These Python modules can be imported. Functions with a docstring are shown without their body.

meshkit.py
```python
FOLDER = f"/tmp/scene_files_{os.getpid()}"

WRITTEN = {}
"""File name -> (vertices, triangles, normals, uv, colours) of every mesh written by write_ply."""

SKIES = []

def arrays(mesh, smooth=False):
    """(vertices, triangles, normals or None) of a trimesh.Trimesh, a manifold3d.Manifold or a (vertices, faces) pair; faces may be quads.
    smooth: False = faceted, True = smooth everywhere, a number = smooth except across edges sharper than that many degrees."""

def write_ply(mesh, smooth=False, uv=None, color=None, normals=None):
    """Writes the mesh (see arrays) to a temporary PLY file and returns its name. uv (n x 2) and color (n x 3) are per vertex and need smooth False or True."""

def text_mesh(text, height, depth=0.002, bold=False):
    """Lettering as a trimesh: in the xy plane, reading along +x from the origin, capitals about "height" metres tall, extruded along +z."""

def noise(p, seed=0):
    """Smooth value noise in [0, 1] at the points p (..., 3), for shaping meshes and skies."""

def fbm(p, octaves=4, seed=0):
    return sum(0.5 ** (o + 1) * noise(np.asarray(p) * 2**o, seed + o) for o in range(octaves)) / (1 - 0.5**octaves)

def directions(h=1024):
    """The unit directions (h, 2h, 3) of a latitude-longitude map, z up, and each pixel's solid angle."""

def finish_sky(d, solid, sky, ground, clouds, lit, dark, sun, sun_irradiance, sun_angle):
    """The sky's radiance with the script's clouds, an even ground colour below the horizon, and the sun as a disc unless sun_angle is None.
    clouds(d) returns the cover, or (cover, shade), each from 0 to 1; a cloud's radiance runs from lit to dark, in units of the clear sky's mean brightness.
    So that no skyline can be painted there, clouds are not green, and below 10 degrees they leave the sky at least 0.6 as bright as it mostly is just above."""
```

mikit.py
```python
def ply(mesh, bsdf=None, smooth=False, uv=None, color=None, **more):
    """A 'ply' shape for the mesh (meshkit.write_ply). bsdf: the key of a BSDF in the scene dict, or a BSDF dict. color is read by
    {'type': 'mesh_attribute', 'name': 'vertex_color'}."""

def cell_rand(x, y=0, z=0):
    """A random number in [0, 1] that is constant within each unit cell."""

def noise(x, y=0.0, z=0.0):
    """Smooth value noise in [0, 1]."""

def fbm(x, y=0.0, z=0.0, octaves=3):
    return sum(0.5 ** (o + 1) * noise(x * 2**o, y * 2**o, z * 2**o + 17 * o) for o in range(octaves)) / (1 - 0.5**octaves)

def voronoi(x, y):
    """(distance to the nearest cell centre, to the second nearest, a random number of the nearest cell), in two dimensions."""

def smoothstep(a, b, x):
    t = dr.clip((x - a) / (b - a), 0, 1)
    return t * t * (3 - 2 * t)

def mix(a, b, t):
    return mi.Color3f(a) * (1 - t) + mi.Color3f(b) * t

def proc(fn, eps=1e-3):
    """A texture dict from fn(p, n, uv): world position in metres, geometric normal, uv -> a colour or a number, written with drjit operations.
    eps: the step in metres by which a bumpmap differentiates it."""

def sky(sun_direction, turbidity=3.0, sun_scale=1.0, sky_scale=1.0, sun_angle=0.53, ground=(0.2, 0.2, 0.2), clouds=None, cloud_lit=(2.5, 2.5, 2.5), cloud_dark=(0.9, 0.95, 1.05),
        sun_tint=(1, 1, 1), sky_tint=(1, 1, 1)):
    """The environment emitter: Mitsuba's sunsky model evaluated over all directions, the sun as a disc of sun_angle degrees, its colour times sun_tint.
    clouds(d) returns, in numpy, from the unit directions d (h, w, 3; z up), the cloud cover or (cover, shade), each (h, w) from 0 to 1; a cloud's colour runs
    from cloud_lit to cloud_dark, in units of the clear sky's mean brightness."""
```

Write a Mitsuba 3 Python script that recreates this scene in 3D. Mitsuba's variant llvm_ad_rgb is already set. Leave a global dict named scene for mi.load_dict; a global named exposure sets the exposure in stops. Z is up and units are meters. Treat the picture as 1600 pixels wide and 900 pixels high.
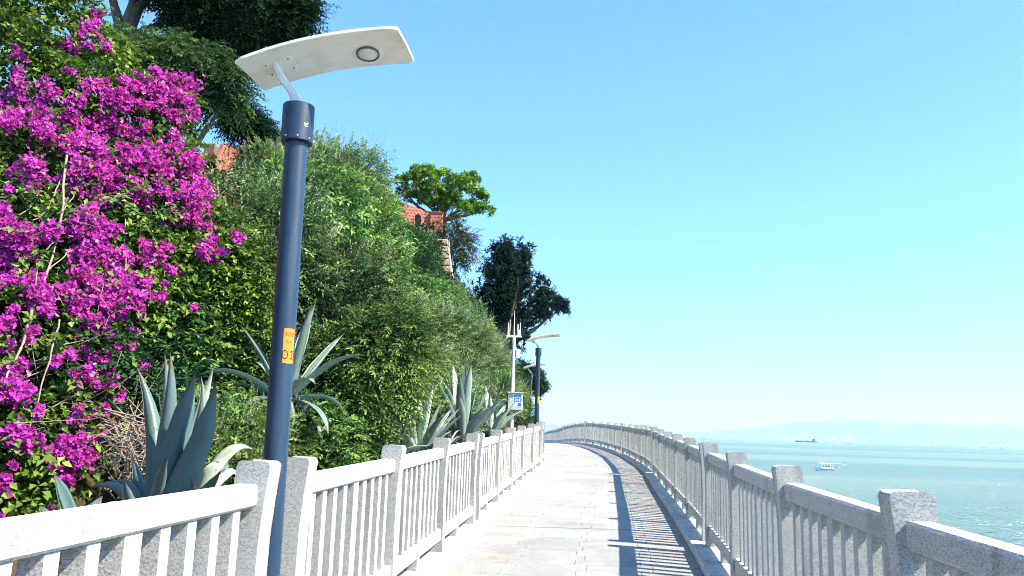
import math, numpy as np, trimesh, mitsuba as mi, mikit, meshkit
from scipy.interpolate import PchipInterpolator
from shapely.geometry import Polygon, Point, box as sbox
T = mi.ScalarTransform4f
PI = math.pi
# ------------------------------------------------------------------ camera, sky, exposure
FPX, ROLL = 1250.0, 0.031
pitch = math.atan(223 / FPX)
F = np.array([0, math.cos(pitch), math.sin(pitch)])
R0, U0 = np.array([1.0, 0, 0]), np.array([0, -math.sin(pitch), math.cos(pitch)])
CR, CU = R0 * math.cos(ROLL) + U0 * math.sin(ROLL), U0 * math.cos(ROLL) - R0 * math.sin(ROLL)
scene, labels = {}, {}
scene['camera'] = {'type': 'perspective', 'fov': 2 * math.degrees(math.atan(800 / FPX)), 'fov_axis': 'x', 'near_clip': 0.05, 'far_clip': 60000.0,
                   'to_world': T().look_at(origin=[0, 0, 0], target=F.tolist(), up=CU.tolist()), 'medium': {'type': 'ref', 'id': 'haze_air'}}
EL = math.radians(47)
SUN = [math.cos(EL) * 0.943, -math.cos(EL) * 0.333, math.sin(EL)]
scene['daylight'] = mikit.sky(SUN, turbidity=3.8, sun_scale=1.5, sun_tint=(0.97, 1.0, 1.05), sky_scale=0.95, sky_tint=(0.81, 1.14, 1.40), ground=(0.10, 0.2, 0.21))
exposure = 2.87
HAZE = 0.000105
scene['haze_air'] = {'type': 'homogeneous', 'albedo': {'type': 'rgb', 'value': [0.60, 0.86, 0.99]}, 'sigma_t': {'type': 'rgb', 'value': [HAZE * 0.85, HAZE, HAZE * 1.12]}}
SEA = -7.5

# ------------------------------------------------------------------ helpers
def ray(x, y):
    v = F * FPX + CR * (x - 800) - CU * (y - 450)
    return v / v[1]
def at(x, y, Y):                       # the point seen at pixel (x, y) of the 1600 x 900 photograph, Y metres ahead: used once, to measure the place
    return ray(x, y) * Y
counts = {}
def key_for(name, parent=None):
    k = f'{parent}__{name}' if parent else name
    n = counts.get(k, -1) + 1
    counts[k] = n
    return k if n == 0 else f'{k}_{n:03d}'
def thing(name, label=None, category=None, group=None, kind=None):
    k = key_for(name)
    tag(k, label, category, group, kind)
    return k
def tag(k, label=None, category=None, group=None, kind=None):
    d = {a: b for a, b in (('label', label), ('category', category), ('group', group), ('kind', kind)) if b}
    if d: labels[k] = {**labels.get(k, {}), **d}
    return k
def put(name, shape, parent=None, **tags):
    k = key_for(name, parent)
    scene[k] = shape
    tag(k, **tags)
    return k
def nrm(v): return v / np.maximum(np.linalg.norm(v, axis=-1, keepdims=True), 1e-9)
def cat(*ms):
    ms = [m for m in (ms[0] if len(ms) == 1 and isinstance(ms[0], list) else ms)]
    vs, fs, o = [], [], 0
    for m in ms:
        v, f = (np.asarray(m[0]), np.asarray(m[1])) if isinstance(m, tuple) else (np.asarray(m.vertices), np.asarray(m.faces))
        if f.shape[1] == 4: f = np.vstack([f[:, [0, 1, 2]], f[:, [0, 2, 3]]])
        vs.append(v); fs.append(f + o); o += len(v)
    return np.vstack(vs), np.vstack(fs)
def boxm(c, s, bevel=0.0):
    if not bevel:
        return cat(trimesh.creation.box(s, T_(c)))
    b = bevel; h = np.array(s) / 2
    pts = np.array([[x * (h[0] - (0 if a == 0 else b)), y * (h[1] - (0 if a == 1 else b)), z * (h[2] - (0 if a == 2 else b))] for x in (-1, 1) for y in (-1, 1) for z in (-1, 1) for a in range(3)])
    m = trimesh.Trimesh(pts).convex_hull
    return np.array(m.vertices) + np.array(c), np.array(m.faces)
def T_(c):
    m = np.eye(4); m[:3, 3] = c
    return m
def tube(points, radii, sides=6, cap=True):
    p = np.asarray(points, float); n = len(p)
    t = nrm(np.gradient(p, axis=0))
    a = nrm(np.cross(t, np.where(np.abs(t[:, 2:]) < 0.9, [0, 0, 1.0], [1.0, 0, 0])))
    b = np.cross(t, a); ang = np.arange(sides) * 2 * PI / sides
    r = np.broadcast_to(radii, (n,))
    v = (p[:, None] + r[:, None, None] * (np.cos(ang)[None, :, None] * a[:, None] + np.sin(ang)[None, :, None] * b[:, None])).reshape(-1, 3)
    i, j = np.meshgrid(np.arange(n - 1), np.arange(sides), indexing='ij')
    q = np.stack([i * sides + j, i * sides + (j + 1) % sides, (i + 1) * sides + (j + 1) % sides, (i + 1) * sides + j], -1).reshape(-1, 4)
    f = np.vstack([q[:, [0, 1, 2]], q[:, [0, 2, 3]]])
    if cap:
        k = len(v); v = np.vstack([v, p[:1], p[-1:]]); e = (n - 1) * sides
        f = np.vstack([f] + [[[k, (j + 1) % sides, j], [k + 1, e + j, e + (j + 1) % sides]] for j in range(sides)])
    return v, f
def lathe(prof, sides=28):
    prof = np.array(prof, float); ang = np.arange(sides) * 2 * PI / sides
    v = np.stack([prof[:, 0:1] * np.cos(ang), prof[:, 0:1] * np.sin(ang), prof[:, 1:2] * np.ones(sides)], -1).reshape(-1, 3)
    n = len(prof); i, j = np.meshgrid(np.arange(n - 1), np.arange(sides), indexing='ij')
    q = np.stack([i * sides + j, i * sides + (j + 1) % sides, (i + 1) * sides + (j + 1) % sides, (i + 1) * sides + j], -1).reshape(-1, 4)
    return v, np.vstack([q[:, [0, 1, 2]], q[:, [0, 2, 3]]])
def loft(poly, levels):
    """poly (n,2) in local (x,z), counter-clockwise seen from -y; levels [(y, inset)] along +y; capped."""
    poly = np.asarray(poly, float); n = len(poly)
    e = nrm(np.roll(poly, -1, 0) - poly); en = np.stack([-e[:, 1], e[:, 0]], 1)
    a = en + np.roll(en, 1, 0); a = a / np.maximum((a * en).sum(1, keepdims=True), 0.2)
    v = np.vstack([np.stack([(poly + a * s)[:, 0], np.full(n, y), (poly + a * s)[:, 1]], 1) for y, s in levels])
    f = []
    for k in range(len(levels) - 1):
        for j in range(n):
            o, j2 = k * n, (j + 1) % n
            f += [[o + j, o + j2, o + n + j2], [o + j, o + n + j2, o + n + j]]
    from mapbox_earcut import triangulate_float64
    tri = np.array(triangulate_float64(poly, np.array([n], np.uint32))).reshape(-1, 3)
    f += tri.tolist() + (tri[:, ::-1] + (len(levels) - 1) * n).tolist()
    m = trimesh.Trimesh(v, np.array(f), process=False); m.fix_normals()
    return np.array(m.vertices), np.array(m.faces)
def rod(a, b, r, sides=6): return tube([a, (np.array(a) + np.array(b)) / 2, b], r, sides)
def frame_to(origin, x, y, z):
    m = np.eye(4); m[:3, 0], m[:3, 1], m[:3, 2], m[:3, 3] = x, y, z, origin
    return T(m.tolist())

# ------------------------------------------------------------------ materials
P = mikit.proc
sm, mx, fb, ns = mikit.smoothstep, mikit.mix, mikit.fbm, mikit.noise
def granite(base, dark=0.52, warm=0.0, k=230):
    def fn(p, n, uv):
        s = ns(p.x * k, p.y * k, p.z * k)
        s2 = ns(p.x * k * 0.5 + 9, p.y * k * 0.5, p.z * k * 0.5)
        st = fb(p.x * 2.3, p.y * 2.3, p.z * 1.1)
        c = mx([base * dark * .94, base * dark, base * dark * 1.04], [base * .95, base, base * (1.01 - warm)], sm(0.18, 0.5, s) * (0.45 + 0.55 * sm(0.2, 0.55, s2)))
        run = fb(p.x * 9, p.y * 9, p.z * 0.8, 3)
        return c * (0.74 + 0.42 * st) * (1 - 0.22 * sm(0.55, 0.75, run)) * mx([1, 1, 1], [.96, .95, .90], sm(.4, .7, st))
    return fn
def rock_bump(p, n, uv): return fb(p.x * 120, p.y * 120, p.z * 120, 2)
def principled(color, rough=0.6, spec=0.5, **k):
    c = color if isinstance(color, dict) else {'type': 'rgb', 'value': list(color)}
    return {'type': 'twosided', 'bsdf': {'type': 'principled', 'base_color': c, 'roughness': rough, 'specular': spec, **k}}
def bumped(b, fn, scale, eps=2e-3):
    return {'type': 'twosided', 'bsdf': {'type': 'bumpmap', 'tex': P(fn, eps), 'scale': scale, 'bsdf': b['bsdf']}}
M = {}
M['granite'] = bumped(principled(P(granite(0.49)), 0.85, 0.2), rock_bump, 0.0015, 2e-3)
TONES = [(0.415, 0.465, 0.485), (0.43, 0.475, 0.49), (0.40, 0.445, 0.465), (0.46, 0.50, 0.50), (0.445, 0.44, 0.435), (0.43, 0.415, 0.405)]
def paver_fn(c):
    def fn(p, n, uv):
        s = ns(p.x * 110, p.y * 110, 0)
        w = fb(p.x * 1.1, p.y * 1.1, 3.0)
        w2 = fb(p.x * 9, p.y * 9, 7.0)
        return mi.Color3f(list(c)) * 0.575 * (0.72 + 0.3 * s) * (0.74 + 0.40 * w) * (0.84 + 0.28 * w2)
    return fn
for i, c in enumerate(TONES): M[f'paver_{i}'] = principled(P(paver_fn(c)), 0.75, 0.3)
M['mortar'] = principled((0.20, 0.205, 0.20), 0.9, 0.2)
M['concrete'] = principled(P(lambda p, n, uv: mx([0.22, 0.22, 0.21], [0.36, 0.35, 0.33], fb(p.x, p.y, p.z * 2, 4))), 0.85, 0.2)
def soil_fn(p, n, uv): return mx([0.030, 0.026, 0.016], [0.085, 0.068, 0.042], fb(p.x * 3, p.y * 3, p.z * 3, 4))
M['soil'] = bumped(principled(P(soil_fn), 0.95, 0.1), lambda p, n, uv: fb(p.x * 9, p.y * 9, p.z * 9, 4), 0.10)
M['leaf'] = {'type': 'principledthin', 'base_color': {'type': 'mesh_attribute', 'name': 'vertex_color'}, 'roughness': 0.5, 'eta': 1.35, 'spec_trans': 0.0, 'diff_trans': 0.4}
M['petal'] = {'type': 'principledthin', 'base_color': {'type': 'mesh_attribute', 'name': 'vertex_color'}, 'roughness': 0.7, 'eta': 1.2, 'spec_trans': 0.0, 'diff_trans': 0.75}
def bark_fn(p, n, uv): return mx([0.06, 0.045, 0.035], [0.17, 0.14, 0.11], fb(p.x * 14, p.y * 14, p.z * 4, 3))
M['bark'] = principled(P(bark_fn), 0.9, 0.2)
M['twig'] = principled((0.16, 0.13, 0.095), 0.9, 0.2)
M['pale_wood'] = principled(P(lambda p, n, uv: mx([0.15, 0.12, 0.10], [0.33, 0.29, 0.25], fb(p.x * 30, p.y * 30, p.z * 9, 3))), 0.85, 0.2)
M['agave'] = principled({'type': 'mesh_attribute', 'name': 'vertex_color'}, 0.42, 0.45)
M['navy'] = bumped(principled(P(lambda p, n, uv: mx(mx([0.009, 0.027, 0.064], [0.017, 0.043, 0.090], fb(p.x * 9, p.y * 9, p.z * 3, 4)), [.05, .08, .12], sm(.56, .80, fb(p.x * 45, p.y * 45, p.z * 2.2, 3)) * .35)), 0.40, 0.5), lambda p, n, uv: ns(p.x * 400, p.y * 400, p.z * 400), 0.0003)
M['black'] = principled((0.012, 0.013, 0.016), 0.5)
def cream_fn(p, n, uv): return mx([0.66, 0.64, 0.60], [0.82, 0.81, 0.785], sm(0.25, 0.6, fb(p.x * 5, p.y * 9, p.z * 9, 4)))
M['lamp_white'] = principled(P(cream_fn), 0.5, 0.35)
M['white'] = principled(P(lambda p, n, uv: mx([0.62, 0.63, 0.64], [0.82, 0.82, 0.81], sm(0.2, 0.6, fb(p.x * 3, p.y * 3, p.z * 3, 3)))), 0.4)
M['steel'] = principled((0.50, 0.52, 0.54), 0.35, 0.5, metallic=0.6)
M['lens_ring'] = principled((0.10, 0.11, 0.12), 0.4, 0.5)
M['lens'] = principled(P(lambda p, n, uv: mx([0.50, 0.51, 0.51], [0.80, 0.81, 0.80], ns(p.x * 220, p.y * 220, p.z * 220))), 0.12, 0.7, clearcoat=0.6)
M['orange'] = principled((0.80, 0.215, 0.010), 0.45)
M['blue_print'] = principled((0.03, 0.22, 0.56), 0.4)
M['grey_metal'] = principled((0.52, 0.55, 0.57), 0.45)
def tile_fn(p, n, uv): return mx([0.14, 0.055, 0.040], [0.28, 0.115, 0.080], fb(p.x * 6, p.y * 6, p.z * 6, 3))
M['terracotta'] = principled(P(tile_fn), 0.8, 0.2)
M['house_wall'] = principled((0.16, 0.10, 0.08), 0.9, 0.2)
def stone_fn(p, n, uv): return mx([0.30, 0.22, 0.14], [0.56, 0.46, 0.34], fb(p.x * 7, p.y * 7, p.z * 7, 4))
M['sandstone'] = bumped(principled(P(stone_fn), 0.9, 0.2), lambda p, n, uv: fb(p.x * 14, p.y * 14, p.z * 14), 0.03)
M['brown_stone'] = bumped(principled(P(lambda p, n, uv: mx([0.12, 0.075, 0.05], [0.30, 0.19, 0.13], fb(p.x * 5, p.y * 5, p.z * 5, 4))), 0.9, 0.2), lambda p, n, uv: fb(p.x * 9, p.y * 9, p.z * 9), 0.04)
def wave(p, n, uv):
    x, y = p.x, p.y
    return (0.50 * fb(x * 0.10 + 0.04 * y, y * 0.24 - 0.02 * x, 0, 2) + 0.38 * fb(x * 0.5, y * 0.9, 5.0, 2) + 0.12 * fb(x * 2.2, y * 3.2, 9.0, 2))
def sea_fn(p, n, uv):
    big = fb(p.x * 0.0045, p.y * 0.012, 1.0, 4)
    c = mx([0.100, 0.170, 0.150], [0.150, 0.215, 0.175], sm(0.35, 0.65, big))
    w = ns(p.x * 0.09 + 4, p.y * 0.13, 3.0) * 0.5 + ns(p.x * 0.8, p.y * 1.3, 8.0) * 0.5
    return mx(c, [0.78, 0.80, 0.80], sm(0.91, 0.93, w))
M['sea'] = bumped(principled(P(sea_fn), 0.11, 0.5), wave, 3.0, 0.03)
M['far_hill'] = principled(P(lambda p, n, uv: mx([0.035, 0.060, 0.030], [0.10, 0.11, 0.065], fb(p.x * 0.006, p.y * 0.006, p.z * 0.01, 4))), 0.95, 0.1)
M['far_wall'] = principled((0.70, 0.69, 0.66), 0.8, 0.2)
M['ship_dark'] = principled((0.035, 0.045, 0.07), 0.6)
M['ship_red'] = principled((0.50, 0.07, 0.05), 0.6)
M['glass_dark'] = principled((0.02, 0.035, 0.045), 0.1, 0.6)
for k, v in M.items(): scene['m_' + k] = v
def S(mesh, mat, smooth=False, **k): return mikit.ply(mesh, 'm_' + mat, smooth=smooth, **k)

# ------------------------------------------------------------------ the promenade's lines: railing front feet and their height, by distance ahead
def spl(a): a = np.array(a, float); return PchipInterpolator(a[:, 0], a[:, 1])
XL = spl([(-6, -2.27), (4.2, -1.137), (8.78, -.63), (16.45, .21), (24.86, 1.13), (30, 1.24), (37, .98), (50, .35), (80, .45), (130, 1.6)])
XR = spl([(-6, .36), (3.35, 1.53), (5.45, 1.79), (7.55, 2.055), (9.7, 2.35), (13.8, 2.87), (17.9, 3.36), (22.2, 3.86), (27.1, 4.28), (31.1, 4.48), (34.5, 4.54), (38.5, 4.42), (42, 4.2), (48, 3.92), (55, 3.76), (65, 3.80), (80, 4.02), (110, 4.6), (130, 5.1)])
ZB = spl([(-6, -1.36), (4.2, -1.345), (6.84, -1.305), (9, -1.255), (11.3, -1.205), (13.9, -1.14), (16.3, -1.085), (18.3, -1.03), (20.3, -.965), (22.5, -.905), (25, -.865), (27.1, -.845), (29.2, -.79), (31.1, -.75), (34, -.70), (36, -.645), (38.5, -.59), (40.5, -.55), (44, -.52), (50, -.59), (62, -.83), (80, -1.0), (110, -1.38), (130, -1.55)])
KERB = 0.09
class Line:                                             # a railing line by arc length; frame at s: along t, towards the walkway n
    def __init__(self, X, side):
        Y = np.linspace(-6, 128, 6000); x = X(Y)
        self.Y, self.s = Y, np.concatenate([[0], np.cumsum(np.hypot(np.diff(Y), np.diff(x)))])
        self.X, self.side = X, side
    def s_of(self, Y): return float(np.interp(Y, self.Y, self.s))
    def Y_of(self, s): return np.interp(s, self.s, self.Y)
    def p(self, s, off=0.0, dz=0.0):
        Y = self.Y_of(s); t = self.t(s)
        n = np.stack([t[..., 1], -t[..., 0]], -1) * self.side
        return np.stack([self.X(Y) + n[..., 0] * off, Y + n[..., 1] * off, ZB(Y) + dz + 0 * Y], -1)
    def t(self, s):
        Y = self.Y_of(s); d = self.X(Y, 1)
        return nrm(np.stack([d, np.ones_like(d)], -1))
LL, LR = Line(XL, 1), Line(XR, -1)

# ------------------------------------------------------------------ setting: sea, hills, deck
gx = np.concatenate([[-9000, -3000, -900], np.linspace(-300, 900, 40), [1500, 3000, 6000, 9800]])
put('sea', S((np.array([[-9800, -500, SEA], [9800, -500, SEA], [9800, 11800, SEA], [-9800, 11800, SEA]], float), np.array([[0, 1, 2, 3]])), 'sea'), kind='structure')
def hill_mesh(x0, x1, y0, y1, fn, nx, ny):
    x, y = np.meshgrid(np.linspace(x0, x1, nx), np.linspace(y0, y1, ny), indexing='ij')
    z = fn(x, y)
    i, j = np.meshgrid(np.arange(nx - 1), np.arange(ny - 1), indexing='ij')
    q = np.stack([i * ny + j, (i + 1) * ny + j, (i + 1) * ny + j + 1, i * ny + j + 1], -1).reshape(-1, 4)
    return np.stack([x, y, z], -1).reshape(-1, 3), q
def far_land(x, y):
    prof = np.interp(x, [900, 1700, 2150, 2500, 2900, 3400, 3900, 4500, 5000, 5600, 7000, 9000], [0, 12, 35, 72, 110, 190, 215, 262, 235, 225, 215, 190])
    front = np.interp(x, [1500, 2300, 3000, 3500, 4200, 5600, 9000], [2, 10, 50, 70, 95, 110, 95])
    q = np.stack([x * 0.0022, y * 0.0022, 0 * x], -1)
    n = meshkit.fbm(q, 5, 3)
    back = prof * np.exp(-((y - 9600) / 800) ** 2) * (0.72 + 0.56 * n)
    fr = front * np.exp(-((y - 8350) / 420) ** 2) * (0.6 + 0.8 * meshkit.fbm(q * 1.7, 5, 8))
    shore = np.clip((y - 7560 - 260 * meshkit.noise(q * 2.5, 5)) / 120, -1, 1) * 9
    return SEA + np.maximum(back, fr) + shore
put('hills', S(hill_mesh(700, 9000, 7400, 10900, far_land, 240, 90), 'far_hill', True), kind='structure')
def left_land(x, y): return SEA + 72 * np.exp(-((x - 460) / 170) ** 2 - ((y - 8600) / 500) ** 2) * (0.7 + 0.6 * meshkit.fbm(np.stack([x * .004, y * .004, 0 * x], -1), 4, 2)) + np.clip((y - 8000) / 100, -1, 1) * 4 - 8 * (np.abs(x - 500) > 520)
put('hills', S(hill_mesh(-200, 1200, 7800, 9600, left_land, 60, 40), 'far_hill', True), kind='structure')

def strip_mesh(sa, sb, prof, line, n):
    """Sweeps the profile [(offset towards the walkway, height)] along a railing line."""
    ss = np.linspace(sa, sb, n); k = len(prof)
    v = np.stack([line.p(ss, o, z) for o, z in prof], 1).reshape(-1, 3)
    f = []
    for i in range(n - 1):
        for j in range(k):
            j2 = (j + 1) % k
            f.append([i * k + j, i * k + j2, (i + 1) * k + j2, (i + 1) * k + j])
    f = np.array(f); f = np.vstack([f[:, [0, 1, 2]], f[:, [0, 2, 3]]])
    e = (n - 1) * k
    caps = [[0, j + 1, j] for j in range(1, k - 1)] + [[e, e + j, e + j + 1] for j in range(1, k - 1)]
    m = trimesh.Trimesh(v, np.vstack([f, caps]), process=False); m.fix_normals()
    return np.array(m.vertices), np.array(m.faces)
DECK = -KERB                                           # paver tops lie this far below the feet of the posts
Yd = np.concatenate([np.linspace(-5.5, 60, 160), np.linspace(61, 124, 50)])
sl, sr = np.array([LL.s_of(y) for y in Yd]), np.array([LR.s_of(y) for y in Yd])
a, b = LL.p(sl, -0.62, DECK - 0.014), LR.p(sr, -0.34, DECK - 0.014)
b[:, 2] = a[:, 2] = ZB(Yd) + DECK - 0.014
ring = np.stack([a, b, b - [0, 0, 0.55], a - [0, 0, 0.55]], 1).reshape(-1, 3)
n = len(Yd); f = [[i * 4 + j, (i + 1) * 4 + j, (i + 1) * 4 + (j + 1) % 4, i * 4 + (j + 1) % 4] for i in range(n - 1) for j in range(4)]
put('deck', S((ring, np.array(f)), 'mortar'), kind='structure')
for Y in range(-2, 120, 9):                            # piers that carry the deck over the water
    for L_, o in ((LL, 0.2), (LR, 0.3)):
        c = L_.p(L_.s_of(Y), o)
        put('deck_pier', S(cat(*[(m[0] + [c[0], c[1], 0], m[1]) for m in (lathe([(0.001, SEA - 0.9), (0.38, SEA - 0.9), (0.38, c[2] - 0.75), (0.001, c[2] - 0.75)], 16),)]), 'concrete', 30), kind='structure')
# pavers: rows 0.30 m deep, five or six across, the outer ones alternately reddish and pale
rng = np.random.default_rng(5)
field, fieldc = {i: [] for i in range(6)}, 0
JOINTS = [11.55, 22.55, 33.4, 44.0]
Yrow, k = 3.6, 0
def paver(pa, pb, pc, pd, top):
    """A slab from its four corners; the edges chamfered."""
    q = np.array([pa, pb, pc, pd]); c = q.mean(0)
    def inset(d):
        out = []
        for i in range(4):
            e1, e2 = q[(i + 1) % 4] - q[i], q[i - 1] - q[i]
            out.append(q[i] + e1 / np.linalg.norm(e1) * d + e2 / np.linalg.norm(e2) * d)
        return np.array(out)
    up = np.array([0, 0, 1.0])
    v = np.vstack([inset(0.001) - up * 0.02, inset(0.001) + up * (top - 0.002), inset(0.003) + up * top])
    f = [[o + i, o + (i + 1) % 4, o + 4 + (i + 1) % 4, o + 4 + i] for o in (0, 4) for i in range(4)] + [[8, 9, 10, 11]]
    return v, np.array(f)
while Yrow < 70:
    dY = 0.30
    if any(Yrow < j <= Yrow + dY for j in JOINTS): Yrow += 0.035
    y0, y1 = Yrow, Yrow + dY - 0.003
    def cross(y, u):
        l, r = LL.p(LL.s_of(y), 0.16), LR.p(LR.s_of(y), 0.16)
        return np.array([l[0] + (r[0] - l[0]) * u, y + (l[1] + (r[1] - l[1]) * u - y) * 1.0, ZB(y) + DECK - 0.014])
    W = float(XR(y0) - XL(y0)) - 0.32
    cuts = [0, (0.50 if k % 2 else 0.62) / W]
    mid = 1 - (0.50 if k % 2 == 0 else 0.62) / W
    nm = max(2, int(round((mid - cuts[1]) * W / 0.62)))
    offs = rng.uniform(-0.08, 0.08, nm - 1)
    cuts += [cuts[1] + (mid - cuts[1]) * (i + offs[i - 1]) / nm for i in range(1, nm)] + [mid, 1.0]
    for i in range(len(cuts) - 1):
        edge = i in (0, len(cuts) - 2)
        tone = (rng.choice([4, 5, 4, 3]) if k % 2 else rng.choice([3, 1, 3])) if edge else rng.choice([0, 1, 2, 1, 0, 3], p=[.3, .3, .1, .2, .05, .05])
        u0, u1 = cuts[i] + 0.0005, cuts[i + 1] - 0.0005
        m = paver(cross(y0, u0), cross(y0, u1), cross(y1, u1), cross(y1, u0), 0.014 + rng.uniform(-0.0015, 0.0015))
        if 7.3 < Yrow and fieldc < 296:
            put('paver', S(m, f'paver_{tone}'), 'deck'); fieldc += 1
        else: field[tone].append(m)
    Yrow += dY; k += 1
for i, ms in field.items():
    put('paver_field', S(cat(ms), f'paver_{i}'), 'deck', kind='stuff')
# the far end of the deck
ya = np.linspace(Yrow, 124, 40); l, r = LL.p(np.array([LL.s_of(y) for y in ya]), 0.16), LR.p(np.array([LR.s_of(y) for y in ya]), 0.16)
v = np.stack([l, r], 1).reshape(-1, 3); v[:, 2] = np.repeat(ZB(ya) + DECK, 2)
put('far_paving', S((v, np.array([[2 * i, 2 * i + 1, 2 * i + 3, 2 * i + 2] for i in range(39)])), 'paver_1'), 'deck')
# kerbs
KPROF = [(0.16, DECK - 0.02), (0.16, -0.012), (0.148, 0.0), (-0.30, 0.0), (-0.30, DECK - 0.02)]
for L_, nm in ((LL, 'kerb'), (LR, 'kerb')):
    kk = key_for('kerb'); tag(kk, kind='structure')
    s0, s1, s2 = L_.s_of(1.0 if L_ is LL else 2.0), L_.s_of(46), L_.s_of(122)
    e = np.arange(s0, s1, 1.075)
    for i in range(len(e) - 1):
        put('kerb_stone', S(strip_mesh(e[i] + 0.003, e[i + 1] - 0.003, KPROF, L_, 2), 'granite'), kk)
    put('far_kerb', S(strip_mesh(e[-1], s2, KPROF, L_, 60), 'granite'), kk, kind='stuff')
    put('rear_kerb', S(strip_mesh(L_.s_of(-5), s0 - 0.003, KPROF, L_, 5), 'granite'), kk)

# ------------------------------------------------------------------ railings (local x towards the walkway, y along, z up; foot of the post at x = 0)
post_poly = [(-.166, 0), (-.004, 0), (-.006, .25), (-.012, .55), (-.009, .80), (.004, .98), (.020, 1.140), (.013, 1.152), (-.002, 1.156), (-.112, 1.158), (-.126, 1.150), (-.133, 1.13), (-.137, 1.05), (-.150, .80), (-.160, .5)]
post_poly = post_poly[::-1]
G = {}
G['post'] = S(loft(post_poly, [(-.070, .008), (-.063, 0), (.063, 0), (.070, .008)]), 'granite', 22)
def bprof(x0, x1, z0, z1, c=.012): return [(x0 + c, z0), (x0, z0 + c), (x0, z1 - c), (x0 + c, z1), (x1 - c, z1), (x1, z1 - c), (x1, z0 + c), (x1 - c, z0)]
G['top_rail'] = S(loft(bprof(-.136, -.024, .948, 1.055), [(0, 0), (1, 0)]), 'granite')
G['bottom_rail'] = S(loft(bprof(-.145, -.018, .115, .235, .008), [(0, 0), (1, 0)]), 'granite')
G['baluster'] = S(loft(bprof(-.126, -.042, .234, .949, .006), [(-.036, 0), (.036, 0)]), 'granite')
G['centre_baluster'] = S(loft(bprof(-.128, -.038, .234, .949, .006), [(-.055, 0), (.055, 0)]), 'granite')
G['support'] = S(loft(bprof(-.130, -.035, 0, .116, .006), [(-.05, 0), (.05, 0)]), 'granite')
def mesh_of(shape): w = meshkit.WRITTEN[shape['filename']]; return w[0].astype(float), w[1]
def stand(line, s):
    t, o = line.t(s), line.p(s)
    n = np.array([t[1], -t[0], 0]) * line.side
    y = np.array([t[0], t[1], 0]) * line.side          # keeps the frame right-handed on either side
    return o, n, y
SP = 2.15
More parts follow.
